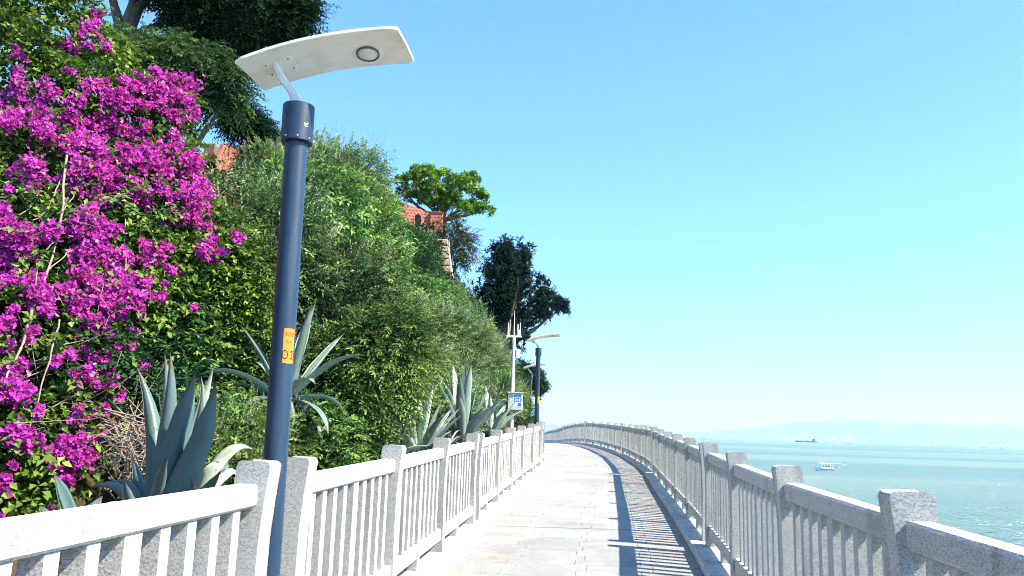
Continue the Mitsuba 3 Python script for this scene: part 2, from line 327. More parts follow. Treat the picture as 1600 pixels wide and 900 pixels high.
def railing(line, s_list, label, far=False):
    k = thing('stone_railing', label, 'railing')
    for s in s_list:
        o, n, y = stand(line, s)
        put('post', {**G['post'], 'to_world': frame_to(o, n, y, np.array([0, 0, 1.0]))}, k)
    bars = []
    for a_, b_ in zip(s_list[:-1], s_list[1:]):
        if line.side < 0: a_, b_ = b_, a_
        pa, na, _ = stand(line, a_); pb, nb, _ = stand(line, b_)
        d = pb - pa; Lh = np.linalg.norm(d); y = d / Lh
        n = nrm(np.array([y[1], -y[0], 0]))
        z = np.array([0, 0, 1.0])
        for nm in ('top_rail', 'bottom_rail'):
            put(nm, {**G[nm], 'to_world': frame_to(pa + y * .064, n, y * (Lh - .128), z)}, k)
        clear = Lh - .14
        thin, gap = .072, (clear - 8 * .072 - .11) / 10
        pos, c = [], .07
        for i in range(9):
            w = .11 if i == 4 else thin
            c += gap; pos.append(c + w / 2); c += w
        for i, q in enumerate(pos):
            nm = 'centre_baluster' if i == 4 else 'baluster'
            m = frame_to(pa + y * q, n, np.array([y[0], y[1], 0]), z)
            if far: bars.append((nm, np.array(m.matrix)))
            else: put(nm, {**G[nm], 'to_world': m}, k)
        m = frame_to(pa + y * pos[4], n, np.array([y[0], y[1], 0]), z)
        if far: bars.append(('support', np.array(m.matrix)))
        else: put('support', {**G['support'], 'to_world': m}, k)
    if far:
        ms = []
        for nm, m in bars:
            v, f = mesh_of(G[nm]); ms.append((v @ m[:3, :3].T + m[:3, 3], f))
        put('baluster_row', S(cat(ms), 'granite'), k, kind='stuff')
    return k
sA = LL.s_of(4.02)
railing(LL, [sA - 2 * SP, sA - SP, sA], 'nearest bay of planted-side granite railing, ending at the tall navy lamp')
sB = LL.s_of(4.55)
lb = [sB, sB + 2.13, LL.s_of(8.72), LL.s_of(10.86)]
railing(LL, lb, 'three-bay granite railing section starting just past the tall navy lamp')
sF = LL.s_of(11.32)
lc = [sF + SP * i for i in range(6)]
railing(LL, lc, 'five-bay pale granite railing section below the white equipment pole on the planted side')
sL = lc[-1] + .42
ld = [sL + SP * i for i in range(14)]
railing(LL, ld, 'far granite railing curving away beyond the second lamp, planted side', far=True)
s4 = LR.s_of(9.63)
railing(LR, [s4 - SP * i for i in (4, 3, 2, 1, 0)], 'nearest granite railing section on the sea side, before the white boat')
s = LR.s_of(10.05); j = 0
sea_labels = ['second granite sea-side railing section, starting at the deck joint line', 'third granite railing section on the sea side, where the deck rises to its crest',
              'granite railing section on the sea side along the top of the bend', 'granite railing section on the sea side just past the crest of the bend', 'farthest granite railing on the sea side, running behind the planted-side railing end']
for i in range(5):
    m = 5 if i < 4 else 24
    railing(LR, [s + SP * q for q in range(m + 1)], sea_labels[i], far=i >= 2)
    s += SP * m + .42

# ------------------------------------------------------------------ hillside beside the walkway
CAP = spl([(-8, 3.2), (6, 3.2), (11, 3.5), (14, 4.1), (17, 5.0), (20, 5.6), (23, 5.5), (27, 4.8), (30, 3.3), (33, 1.6), (38, 0.2), (46, -1.3), (60, -3.0), (90, -9)])
TOE = spl([(-8, 2.6), (6, 2.5), (9, 1.9), (12, .95), (15, .55), (90, .55)])
def slope_z(Y, u):
    """Height of the hillside u metres out from the feet of the planted-side railing."""
    base = ZB(Y) - 0.30
    cap = CAP(Y) + 0.06 * np.maximum(u - 5, 0)
    up = np.maximum(u - TOE(Y), 0); rise = 1.75 * up + 1.0 * np.clip(u - 0.55, 0, np.minimum(TOE(Y) - 0.55, .5))
    h = base + 0.5 * np.clip(u / 0.5, 0, 1) * 0.6 + rise
    d = cap - h
    return h - np.logaddexp(0, -d * 2.0) / 2.0
def slope_p(Y, u):
    x = XL(Y) - u
    z = slope_z(Y, u) + 0.35 * (meshkit.fbm(np.stack([x * .9, Y * .9, 0 * x], -1), 3, 4) - .5) * np.clip(u - .5, 0, 1)
    return np.stack([x, Y + 0 * x, z], -1)
Yg, ug = np.meshgrid(np.concatenate([np.linspace(-9, 45, 150), np.linspace(46, 90, 30)]), np.concatenate([[.63, .64], np.linspace(.7, 9, 60), np.linspace(10, 60, 14)]), indexing='ij')
v = slope_p(Yg, ug); v[:, 0, 2] = SEA - 0.9
ny_, nu_ = Yg.shape; i, j = np.meshgrid(np.arange(ny_ - 1), np.arange(nu_ - 1), indexing='ij')
q = np.stack([i * nu_ + j, i * nu_ + j + 1, (i + 1) * nu_ + j + 1, (i + 1) * nu_ + j], -1).reshape(-1, 4)
put('hillside', S((v.reshape(-1, 3), q), 'soil', True), kind='structure')

# ------------------------------------------------------------------ foliage
def leaves(P_, D, Nrm, L, W, col, fold=0.25, shape=0.42):
    """Folded rhombic leaves: base at P_, along D, faces about Nrm. Returns vertices, triangles, colours."""
    D = nrm(D); B = nrm(np.cross(D, Nrm)); N2 = np.cross(B, D); n = len(P_)
    L = np.broadcast_to(L, (n,))[:, None]; W = np.broadcast_to(W, (n,))[:, None]
    mid = P_ + D * L * shape
    v = np.stack([P_, mid - B * W / 2 + N2 * W * fold, P_ + D * L - N2 * L * 0.08, mid + B * W / 2 + N2 * W * fold], 1).reshape(-1, 3)
    o = np.arange(n)[:, None] * 4
    f = np.concatenate([o + [[0, 1, 2]], o + [[0, 2, 3]]])
    return v, f, np.repeat(np.broadcast_to(col, (n, 3)), 4, 0)
def join(parts):
    vs, fs, cs, o = [], [], [], 0
    for v, f, c in parts: vs.append(v); fs.append(f + o); cs.append(c); o += len(v)
    return np.vstack(vs), np.vstack(fs), np.vstack(cs)
def rand_dirs(rng, n): return nrm(rng.normal(size=(n, 3)))
def shell(rng, C, R, n, lo=0.72, hi=1.06, inner=0.72, bottom=-0.75, lump=0.22):
    """Points and outward directions on the outside of a union of ellipsoids."""
    C, R = np.asarray(C, float), np.asarray(R, float)
    if R.ndim == 1: R = np.repeat(R[:, None], 3, 1)
    w = (R ** 2).sum(1); idx = rng.choice(len(C), int(n * 2.2), p=w / w.sum())
    d = rand_dirs(rng, len(idx)); ok = d[:, 2] > bottom
    idx, d = idx[ok], d[ok]
    k = rng.uniform(lo, hi, len(idx))
    k *= 1 + lump * (meshkit.fbm(C[idx] * 3.1 + d * 2.2, 3, 11) - .5) * 2
    p = C[idx] + d * R[idx] * k[:, None]
    keep = np.ones(len(p), bool)
    for c, r in zip(C, R): keep &= (((p - c) / r) ** 2).sum(1) > inner ** 2
    p, d, k = p[keep][:n], nrm(d[keep][:n] / R[idx[keep][:n]]), k[keep][:n]
    return p, d, k
def tone(rng, n, a, b, p=None, freq=1.5, jit=.18):
    t = rng.uniform(0, 1, n) if p is None else np.clip(0.55 * (meshkit.fbm(p * freq, 2, 21) - .5) * 2.4 + .5 + rng.normal(0, .22, n), 0, 1)
    c = np.array(a) * (1 - t[:, None]) + np.array(b) * t[:, None]
    return c * np.exp(rng.normal(0, jit, (n, 1)))
def sprigs(rng, p, d, L, nleaf, ll, lw, col, droop=.35, lift=.35, spread=.75, tipcol=None):
    """Twigs with paired leaflets: at p, along d lifted and then drooping."""
    n = len(p); D = nrm(d + rng.normal(0, .45, (n, 3)) + [0, 0, lift])
    N = nrm(rng.normal(0, .35, (n, 3)) + [0, 0, 1.0] + d * .35)
    B = nrm(np.cross(D, N)); L = L * rng.uniform(.6, 1.25, n)
    out = []
    for j in range(nleaf):
        t = (j + 1) / nleaf
        base = p + D * (L * t)[:, None] - np.array([0, 0, 1.0]) * (droop * L * t * t)[:, None]
        Dt = nrm(D - np.array([0, 0, 2 * droop * t]))
        s = -1 if j % 2 else 1
        dd = nrm(Dt * (.55 + .6 * (j >= nleaf - 2)) + B * s * spread * (j < nleaf - 1) + rng.normal(0, .18, (n, 3)))
        c = col * (0.92 + .16 * t) if tipcol is None else col * (1 - t ** 2) + tipcol * t ** 2
        out.append(leaves(base, dd, N + rng.normal(0, .3, (n, 3)), ll * rng.uniform(.7, 1.2, n) * (1 - .25 * t), lw, c))
    return join(out)
def rosettes(rng, p, d, nleaf, ll, lw, col, lift=.5):
    """Tufts of leaves spreading from twig ends."""
    n = len(p); A = nrm(d + rng.normal(0, .35, (n, 3)) + [0, 0, lift]); X = nrm(np.cross(A, rng.normal(size=(n, 3)))); Y = np.cross(A, X)
    out = []
    for j in range(nleaf):
        a = 2 * PI * j / nleaf + rng.uniform(0, 6.28, n) * .15
        dd = nrm(X * np.cos(a)[:, None] + Y * np.sin(a)[:, None] + A * rng.uniform(.1, .9, (n, 1)))
        out.append(leaves(p + A * rng.uniform(0, ll, (n, 1)), dd, A, ll * rng.uniform(.7, 1.2, n), lw, col * np.exp(rng.normal(0, .12, (n, 1)))))
    return join(out)
def FS(m, mat='leaf', **k): return mikit.ply((m[0], m[1]), 'm_' + mat, color=np.clip(m[2] * (.86 if mat == 'leaf' else .88), 0, .7), **k)
def stems_in(rng, foot, C, R, n, r=.02):
    ms = []
    for i in range(n):
        c = C[i % len(C)]; e = c + rng.normal(0, .35, 3) * np.max(R[i % len(C)])
        t = np.linspace(0, 1, 6)[:, None]; b = foot + rng.normal(0, .06, 3) * [1, 1, 0]
        path = b * (1 - t) + e * t + np.array([0, 0, 1]) * (t * (1 - t)) * .3 + rng.normal(0, .03, (6, 3)) * t
        ms.append(tube(path, r * (1 - .75 * t[:, 0]), 5))
    return cat(ms)

# shrub kinds, each built a few times and then repeated over the slope
def shrub_group(name, seed, kind):
    rng = np.random.default_rng(seed); tint = np.array([rng.uniform(.78, 1.12), rng.uniform(.9, 1.08), rng.uniform(.95, 1.4)]) * rng.uniform(1.05, 1.4)
    C = np.array([[0, 0, .1]] + [[math.cos(a) * rng.uniform(.35, .7), math.sin(a) * rng.uniform(.35, .7), rng.uniform(-.25, .5)] for a in np.linspace(0, 6.28, 7)[:-1] + rng.uniform(0, 1)])
    R = np.array([.75] + [rng.uniform(.38, .62) for _ in range(6)])
    if kind == 'feathery':
        p, d, k_ = shell(rng, C, R, 1250, .55, 1.14, .55, -.75, .42)
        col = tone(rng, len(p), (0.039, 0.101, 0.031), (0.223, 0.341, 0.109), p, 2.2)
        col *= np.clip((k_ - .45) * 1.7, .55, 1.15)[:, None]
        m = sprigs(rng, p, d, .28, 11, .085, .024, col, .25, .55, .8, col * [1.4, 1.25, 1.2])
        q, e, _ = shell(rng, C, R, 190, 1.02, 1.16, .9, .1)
        m = join([m, sprigs(rng, q, e + [0, 0, .6], .34, 12, .045, .014, np.tile([[.34, .35, .24]], (len(q), 1)) * np.exp(rng.normal(0, .15, (len(q), 1))), .1, .6, .55)])
    elif kind == 'leafy':
        p, d, k_ = shell(rng, C, R, 850, .6, 1.12, .62)
        col = tone(rng, len(p), (.034, .100, .030), (.19, .335, .085), p, 2.0)
        m = sprigs(rng, p, d, .26, 7, .125, .045, col, .4, .3, .85, col * [1.3, 1.2, 1.0])
    else:
        p, d, k_ = shell(rng, C, R, 950, .6, 1.12, .62)
        col = tone(rng, len(p), (.013, .040, .022), (.050, .105, .045), p, 2.0)
        m = sprigs(rng, p, d, .26, 8, .10, .034, col, .3, .35, .8)
    m = (m[0], m[1], m[2] * tint)
    scene[name] = {'type': 'shapegroup', 'foliage': FS(m), 'stem': S(stems_in(rng, np.array([0, 0, -.9]), C, R * 1.9, 16, .014), 'twig')}
GROUPS = {k: [f'g_{k}_{i}' for i in range(n)] for k, n in (('feathery', 5), ('leafy', 3), ('dark', 3))}
for k, names in GROUPS.items():
    for i, nme in enumerate(names): shrub_group(nme, 40 + 7 * i + len(k), k)
SH_LAB = {'feathery': ('feathery_shrub', 'feathery green shrub with pale flower tips, one of many grown together over the slope', 'feathery shrubs over the slope'),
          'leafy': ('leafy_shrub', 'bright yellow-green leafy shrub, one of many grown into the slope growth', 'leafy shrubs in the slope growth'),
          'dark': ('dark_shrub', 'dark blue-green shrub, one of many in the deeper slope growth', 'dark shrubs in the slope growth')}
rng = np.random.default_rng(77)
def add_shrub(kind, pos, r, ang, sq=1.0, lab=None):
    nme, l_, g_ = SH_LAB[kind]
    k = thing(nme, lab or l_, 'shrub', None if lab else g_)
    m = T().translate([float(x) for x in pos]).rotate([0, 0, 1], float(ang)).scale([float(r), float(r), float(r * sq)])
    g = GROUPS[kind][int(ang * 7) % len(GROUPS[kind])]
    scene[k] = {'type': 'instance', 'group': {'type': 'ref', 'id': g}, 'to_world': m}
def px(p):
    c = np.array([p @ CR, p @ CU, p @ F]); return 800 + FPX * c[0] / c[2], 450 - FPX * c[1] / c[2], FPX / c[2]
SKY_X, SKY_Y = [300, 340, 420, 500, 560, 600, 622, 640, 660, 690, 706, 740, 790, 815, 840], [180, 190, 180, 196, 240, 272, 292, 345, 350, 372, 425, 470, 545, 590, 640]
def blocks_view(p, r):
    """Would a shrub here stand above the skyline of the slope, or before the wall, the pillar or the tiled roofs?"""
    x, y, s = px(p); R_ = r * s
    for a in np.linspace(-2.2, 2.2, 9):
        xx, yy = x + math.sin(a) * R_ * .92, y - math.cos(a) * R_ * .92
        if yy < np.interp(xx, SKY_X, SKY_Y): return True
    for (xa, ya, xb, yb, Yc) in ((636, 318, 692, 350, 27.2), (684, 380, 707, 428, 26), (300, 208, 366, 280, 19), (792, 480, 822, 668, 22), (824, 520, 876, 660, 26)):
        if p[1] < Yc and xa - R_ * .95 < x < xb + R_ * .95 and ya - R_ * .95 < y < yb + R_ * .95: return True
    return False
pts = []
for tries in range(9000):
    Y = rng.uniform(6.5, 36); u = rng.uniform(.75, 6.5)
    z = float(slope_z(np.array(Y), np.array(u)))
    if u > 5.5 and z > 6.5 and rng.random() < .6: continue
    p = np.array([float(XL(Y)) - u, Y, z])
    if Y < 10.5 and u < 2.6: continue
    if Y < 9.5 and rng.random() < .5: continue
    if Y >= 10 and u < 1.15: continue
    sp = 1.12 if Y < 14 else 1.30
    if pts and np.min(np.linalg.norm(np.array(pts) - p, axis=1)) < sp: continue
    pts.append(p)
for p in pts:
    kind = rng.choice(['feathery', 'leafy', 'dark'], p=[.70, .15, .15]) if p[1] > 9 else rng.choice(['feathery', 'leafy', 'dark'], p=[.3, .5, .2])
    if 17 < p[1] < 33 and p[2] > 3.0 and p[0] > XL(p[1]) - 3.7 and rng.random() < .55: kind = 'dark'
    r = rng.uniform(.85, 1.15) * (0.85 if p[1] < 10 else 1.05)
    if p[0] > XL(p[1]) - 1.9: r *= .72
    ok = False
    for sh in (1.0, .8, .62, .48):
        if not blocks_view(p + [0, 0, .35 * r * sh], r * sh): ok = True; r *= sh; break
    if not ok: continue
    add_shrub(kind, p + [0, 0, .35 * r], r, rng.uniform(0, 360), rng.uniform(.85, 1.15))

for x_, y_, Y_, r_, kd, tx in ((478, 700, 7.3, .50, 'leafy', 'small leafy shrub under the agave behind the tall lamp, right of the pole'), (395, 700, 6.9, .46, 'feathery', 'small feathery shrub left of the tall lamp pole, under the agave there'), (425, 690, 7.6, .5, 'dark', 'small dark shrub hidden behind the tall lamp pole'),
                                (345, 720, 6.3, .42, 'feathery', 'low feathery shrub between the big blue agave and the dry twigs'), (330, 690, 6.6, .45, 'leafy', 'low leafy shrub behind the big blue agave')):
    add_shrub(kd, at(x_, y_, Y_), r_, x_ * 3.1, 1.0, tx)
LANDMARKS = [('the collar of the tall navy lamp', 467, 190), ('the orange sticker of the tall lamp', 452, 540), ('the terracotta wall', 660, 335), ('the stone pillar', 692, 405), ('the tall dark juniper', 790, 470), ('the white equipment pole', 803, 580), ('the tall dark agave', 725, 625),
             ('the fanned agave', 655, 650), ('the lanceleaf bush', 580, 590), ('the red tiled roofs', 330, 245), ('the bright broad-leaved tree', 690, 295), ('the skyline of the slope', 590, 275), ('the farthest agave', 768, 640), ('the feathery tree', 300, 140), ('the tip of the blossoms', 345, 400), ('the middle of the tall lamp', 455, 360),
             ('the dark thicket bush', 660, 430), ('the second lamp post', 838, 600), ('the pinnate bush', 340, 500)]
mine = [k for k in labels if 'group' in labels[k] and k.split('_')[0] in ('feathery', 'leafy', 'dark') and '_shrub' in k]
for nm, lx, ly in LANDMARKS:
    def far_off(k):
        m = np.array(scene[k]['to_world'].matrix); x, y, s_ = px(m[:3, 3]); return math.hypot(x - lx, y - ly)
    k = min((k for k in mine if 'group' in labels[k]), key=far_off, default=None)
    if k is None: break
    x, y, _ = px(np.array(scene[k]['to_world'].matrix)[:3, 3]); dx, dy = x - lx, y - ly
    w = ('just left of' if dx < 0 else 'just right of') if abs(dx) > abs(dy) else ('just above' if dy < 0 else 'just below')
    adj = {'feathery': 'feathery pale-tipped shrub', 'leafy': 'bright leafy shrub', 'dark': 'dark shrub'}[k.split('_')[0]]
    labels[k] = {'label': f'{adj}, the one {w} {nm}', 'category': 'shrub'}

def blobs(lst, Y=None):
    C, R = [], []
    for b in lst:
        x, y, r = b[:3]; D = b[3] if len(b) > 3 else Y
        C.append(at(x, y, D)); R.append(r * D / FPX)
    return np.array(C), np.array(R)
def limb(a, b, r0, r1, rng, bend=.12, n=8, sides=8):
    a, b = np.array(a, float), np.array(b, float); t = np.linspace(0, 1, n)[:, None]; L = np.linalg.norm(b - a)
    w = rng.normal(0, 1, 3) * bend * L
    pth = a * (1 - t) + b * t + w * (t * (1 - t)) * 1.6 + rng.normal(0, .012 * L, (n, 3)) * np.minimum(t * 4, 1) * (t < 1)
    return tube(pth, (r0 * (1 - t) + r1 * t)[:, 0], sides)
def tree(name, label, C, R, foot, mk, r0, seed, catg='tree', nl=None):
    rng = np.random.default_rng(seed)
    k = thing(name, label, catg)
    cen = C.mean(0); fork = np.array(foot) * .45 + cen * .55 + [0, 0, -.1 * R.max()]
    put('trunk', S(cat([limb(foot, fork, r0, r0 * .7, rng, .08)] + [limb(fork, c, r0 * .5, r0 * .08, rng, .15) for c in C]), 'bark', True), k)
    put('crown', FS(mk(rng, C, R)), k)
    return k
# dark tree over the top of the frame
def mk_dark(rng, C, R):
    p, d, k_ = shell(rng, C, R, 9500, .35, 1.12, .3, -1, .35)
    return sprigs(rng, p, d, .28, 8, .10, .034, tone(rng, len(p), (.008, .022, .014), (.030, .060, .024), p, 1.2), .3, .1, .8)
C, R = blobs([(330, -40, 95), (420, 5, 62), (455, 30, 34), (395, 50, 38), (300, 12, 42), (265, -45, 50), (350, 60, 34), (290, 45, 26), (470, 5, 30), (120, -60, 34), (70, -40, 30)], 14.5)
kt = thing('shade_tree', 'dark shade tree spreading over the top corner above the bougainvillea', 'tree')
rg = np.random.default_rng(3)
foot = at(120, 330, 14.5)
lm = [limb(foot, at(195, 70, 14.5), .30, .22, rg, .03)] + [limb(at(195, 70, 14.5), at(x, y, 14.5), r, .03, rg, .06) for x, y, r in ((250, -45, .14), (310, 0, .11), (150, -60, .13), (400, 20, .10), (215, -80, .12))]
put('trunk', S(cat(lm), 'bark', True), kt); put('crown', FS(mk_dark(rg, C, R)), kt)
# feathery tree under it
def mk_feather(a, b, n, L=.5):
    def fn(rng, C, R):
        p, d, k_ = shell(rng, C, R, n, .45, 1.12, .4, -1, .3)
        return sprigs(rng, p, d * [1, 1, .35], L, 13, .10, .026, tone(rng, len(p), a, b, p, 1.3), .45, .1, .8)
    return fn
C, R = blobs([(300, 105, 46), (345, 135, 34), (250, 105, 42), (296, 140, 28), (205, 92, 40), (362, 112, 16), (250, 145, 38), (345, 160, 14)], 12.5)
tree('feathery_tree', 'mid-green feathery tree between the bougainvillea and the lamp head', C, R, at(250, 420, 12.5), mk_feather((.024, .07, .03), (.14, .25, .08), 2500, .36), .12, 8)
C, R = blobs([(380, 186, 20), (402, 198, 16), (412, 206, 10), (372, 196, 14)], 15.5)
tree('small_dark_tree', 'small dark tree showing between the feathery tree and the lamp pole', C, R, at(370, 330, 15.5), mk_feather((.012, .035, .018), (.03, .07, .03), 900, .35), .07, 9)
# broad-leaved bright tree by the terracotta wall
def mk_broad(a, b, n, ll, lw, nl=7):
    def fn(rng, C, R):
        p, d, k_ = shell(rng, C, R, n, .45, 1.12, .4, -.8, .35)
        return rosettes(rng, p, d, nl, ll, lw, tone(rng, len(p), a, b, p, 1.2), .7)
    return fn
C, R = blobs([(652, 268, 8), (668, 280, 13), (690, 276, 15), (712, 283, 13), (736, 275, 10), (648, 292, 12), (675, 298, 14), (700, 303, 15), (725, 298, 14), (745, 296, 9), (753, 305, 7), (690, 318, 13), (712, 322, 13), (735, 320, 11), (751, 329, 8), (764, 332, 5), (668, 316, 9), (725, 332, 8), (640, 280, 6), (626, 286, 8), (634, 297, 10), (646, 308, 10), (658, 300, 10), (690, 292, 12)], 29.0)
C = C + np.random.default_rng(4).normal(0, 1, C.shape) * [0, .45, 0]
tree('broadleaf_tree', 'bright green broad-leaved tree rising behind the terracotta wall', C, np.repeat(R[:, None], 3, 1) * [1.15, 1.2, .48], at(690, 400, 29.0), mk_broad((.06, .16, .018), (.26, .46, .08), 1250, .16, .07), .12, 12)
def mk_red(rng, C, R):
    p, d, k_ = shell(rng, C, R * .95, 620, .2, 1.35, .2, -1, .7)
    c = tone(rng, len(p), (.03, .06, .022), (.07, .11, .04), p, 2); red = rng.random(len(p)) < .16
    c[red] = tone(rng, red.sum(), (.20, .075, .035), (.30, .14, .06))
    return sprigs(rng, p, d, .34, 8, .13, .04, c, .3, .3, .8)
C, R = blobs([(703, 358, 19), (722, 383, 18), (708, 408, 18), (735, 368, 7), (730, 405, 9), (712, 372, 18), (738, 385, 6)], 27.5)
tree('russet_shrub', 'sparse russet-tinged shrub leaning out beyond the stone pillar', C, R, at(700, 440, 27.5), mk_red, .06, 13, 'shrub')
# juniper at the end of the slope
def mk_tuft(n, s=1.0, a=(.006, .020, .018), b=(.020, .048, .030)):
    def fn(rng, C, R):
        p, d, k_ = shell(rng, C, R * .72, n, .35, 1.35, .3, -1, .95)
        return rosettes(rng, p, d, 9, .22 * s, .07 * s, tone(rng, len(p), a, b, p, 1.0), .6)
    return fn
C, R = blobs([(790, 382, 10), (783, 398, 18), (800, 405, 20), (818, 400, 13), (770, 425, 20), (795, 430, 26), (815, 425, 16), (765, 455, 22), (790, 465, 26), (815, 455, 20), (845, 442, 10), (850, 462, 16), (870, 478, 14), (882, 480, 8), (838, 478, 16), (760, 485, 20), (785, 495, 20), (810, 490, 15), (848, 490, 12), (825, 505, 13), (815, 528, 11), (806, 548, 8), (745, 480, 12), (770, 512, 16), (828, 390, 6), (812, 385, 6)], 36.0)
tree('juniper_tree', 'tall dark juniper with ragged tufts at the far end of the slope', C, R, at(772, 640, 36.0), mk_tuft(1750), .22, 14)
C, R = blobs([(835, 590, 15), (820, 580, 14), (805, 592, 16), (848, 604, 9), (812, 608, 14), (840, 610, 8), (792, 600, 14)], 41.0)
tree('rounded_tree', 'small rounded dark tree behind the second and third lamp posts', C, R, at(808, 655, 41.0), mk_tuft(900, 1.0, (.014, .045, .018), (.05, .10, .03)), .12, 15)
# lit bush right of the lamp, and the dense one left of it
def mk_lance(a, b, n, L=.20, ll=.085, lw=.024, nl=8):
    def fn(rng, C, R):
        p, d, k_ = shell(rng, C, R, n, .45, 1.16, .45, -.9, .5)
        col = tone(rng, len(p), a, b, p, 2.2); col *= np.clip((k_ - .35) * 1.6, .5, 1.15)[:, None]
        return sprigs(rng, p, d, L, nl, ll, lw, col, .4, .3, .85, col * [1.3, 1.2, 1.05])
    return fn
C, R = blobs([(560, 575, 40), (600, 590, 38), (530, 620, 38), (510, 650, 34), (555, 640, 38), (635, 555, 36), (600, 630, 30), (495, 600, 26), (540, 690, 36), (505, 700, 28), (575, 710, 34), (620, 520, 30), (575, 530, 30), (520, 560, 30)], 7.9)
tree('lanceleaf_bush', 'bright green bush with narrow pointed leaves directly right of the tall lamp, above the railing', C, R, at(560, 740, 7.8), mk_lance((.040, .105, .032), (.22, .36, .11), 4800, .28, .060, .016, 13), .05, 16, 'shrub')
C, R = blobs([(300, 470, 60), (365, 490, 50), (330, 410, 62), (385, 430, 48), (345, 550, 58), (392, 610, 52), (300, 560, 60), (250, 600, 60), (340, 620, 50), (390, 540, 40)], 8.3)
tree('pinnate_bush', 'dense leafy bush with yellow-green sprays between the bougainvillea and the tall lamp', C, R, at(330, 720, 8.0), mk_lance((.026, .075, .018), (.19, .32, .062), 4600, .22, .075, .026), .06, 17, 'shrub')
C, R = blobs([(655, 385, 24), (640, 412, 28), (672, 452, 26), (700, 478, 18), (652, 445, 32), (615, 475, 28), (690, 475, 30), (722, 490, 20)], 25.0)
tree('dark_thicket_bush', 'dark blue-green bush below the terracotta wall, left of the stone pillar', C, R, at(660, 500, 24.6), mk_lance((.010, .034, .018), (.030, .070, .030), 2400, .4, .22, .07), .08, 18, 'shrub')

# ------------------------------------------------------------------ bougainvillea
def bd(x, y): return 5.3 + (760 - y) / 760 * 2.3 + x / 340 * 1.1
OUT = [(20, -30, 90), (90, 40, 80), (10, 110, 90), (150, 90, 60), (90, 170, 85), (20, 260, 90), (190, 180, 62), (250, 170, 48), (275, 165, 34), (120, 290, 80), (200, 290, 70), (265, 255, 52), (290, 330, 44), (315, 345, 28), (40, 380, 90), (140, 400, 80), (220, 400, 55), (290, 400, 34), (330, 395, 15),
       (90, 490, 80), (20, 520, 90), (190, 480, 58), (245, 450, 36), (150, 560, 50), (60, 610, 78), (10, 680, 76), (130, 640, 50), (90, 700, 50), (30, 760, 52)]
C, R = blobs([(x, y, r, bd(x, y) + .25) for x, y, r in OUT])
rg = np.random.default_rng(21)
kb = thing('bougainvillea', 'bougainvillea in full magenta bloom hanging over the railing', 'flowering shrub')
p, d, k_ = shell(rg, C, R, 10000, .60, 1.0, .62, -1, .3)
d2 = nrm(d + rg.normal(0, .6, d.shape) + [0, 0, -.1])
put('foliage', FS(join([sprigs(rg, p[:3600], d[:3600], .18, 5, .085, .052, tone(rg, 3600, (.036, .10, .020), (.21, .32, .07), p[:3600], 2.0), .4, .1, .8),
                        leaves(p, d2, d + rg.normal(0, .5, d.shape), rg.uniform(.055, .09, len(p)), .055, tone(rg, len(p), (.022, .065, .014), (.14, .22, .042), p, 2.0))])), kb)
CL = [(140, 45, 16), (110, 70, 14), (30, 85, 12), (70, 150, 18), (20, 130, 16), (150, 20, 9), (160, 75, 10), (25, 165, 28), (60, 180, 18), (95, 85, 14), (150, 55, 12), (130, 130, 12), (165, 140, 14), (215, 130, 14), (240, 120, 20), (270, 140, 26), (290, 145, 20), (255, 155, 22), (285, 180, 18), (235, 165, 14),
      (195, 160, 18), (180, 150, 14), (120, 155, 14), (115, 195, 26), (90, 185, 18), (145, 200, 26), (170, 195, 18), (190, 215, 20), (130, 235, 22), (160, 245, 24), (200, 245, 18), (70, 215, 16), (100, 240, 12), (230, 240, 20), (250, 235, 14), (275, 215, 16), (265, 270, 20), (290, 280, 22), (275, 305, 20), (305, 300, 20), (320, 310, 14),
      (295, 330, 18), (315, 350, 14), (300, 250, 14), (35, 285, 24), (60, 280, 20), (85, 295, 18), (15, 275, 16), (130, 275, 24), (150, 300, 22), (110, 300, 14), (180, 285, 18), (205, 290, 18), (220, 310, 14), (140, 345, 26), (160, 360, 24), (120, 355, 18), (155, 385, 22), (10, 360, 22), (35, 380, 24), (60, 385, 22), (20, 405, 22), (75, 370, 16),
      (130, 410, 22), (165, 415, 24), (180, 435, 20), (145, 435, 20), (15, 430, 26), (40, 440, 18), (200, 400, 12), (225, 395, 14), (240, 400, 10), (320, 390, 13), (340, 400, 11), (330, 375, 9), (270, 425, 10), (245, 395, 12), (225, 440, 14), (250, 465, 10), (210, 455, 14), (190, 460, 16), (60, 460, 18), (95, 450, 16), (165, 470, 20), (215, 480, 10), (120, 475, 14), (140, 500, 14), (75, 490, 10),
      (160, 510, 12), (205, 520, 10), (200, 545, 9), (150, 560, 14), (135, 550, 10), (140, 580, 12), (165, 595, 14), (175, 580, 8), (15, 580, 16), (25, 600, 18), (10, 625, 18), (90, 565, 9), (60, 645, 8), (120, 645, 16), (165, 650, 10), (170, 670, 9), (20, 680, 18), (40, 690, 12), (120, 690, 18), (100, 705, 14), (75, 710, 10), (130, 720, 16), (110, 735, 10), (5, 745, 8), (5, 820, 9), (105, 755, 6), (3, 330, 20), (3, 500, 18), (50, 520, 10)]
def hit(x, y):
    o, best = ray(x, y), None; u_ = o / np.linalg.norm(o)
    for c, r in zip(C, R):
        bq = u_ @ c; h = bq * bq - c @ c + (r * 1.0) ** 2
        if h > 0:
            t = bq - math.sqrt(h)
            if t > 0 and (best is None or t < best): best = t
    return u_ * (best if best else np.linalg.norm(o * bd(x, y)))
allp, allc = [], []
CL += [(x + rg.normal(0, 22), y + rg.normal(0, 24), r * rg.uniform(.4, .7)) for x, y, r in CL if y > 110 for _ in range(2) if rg.random() < .55]
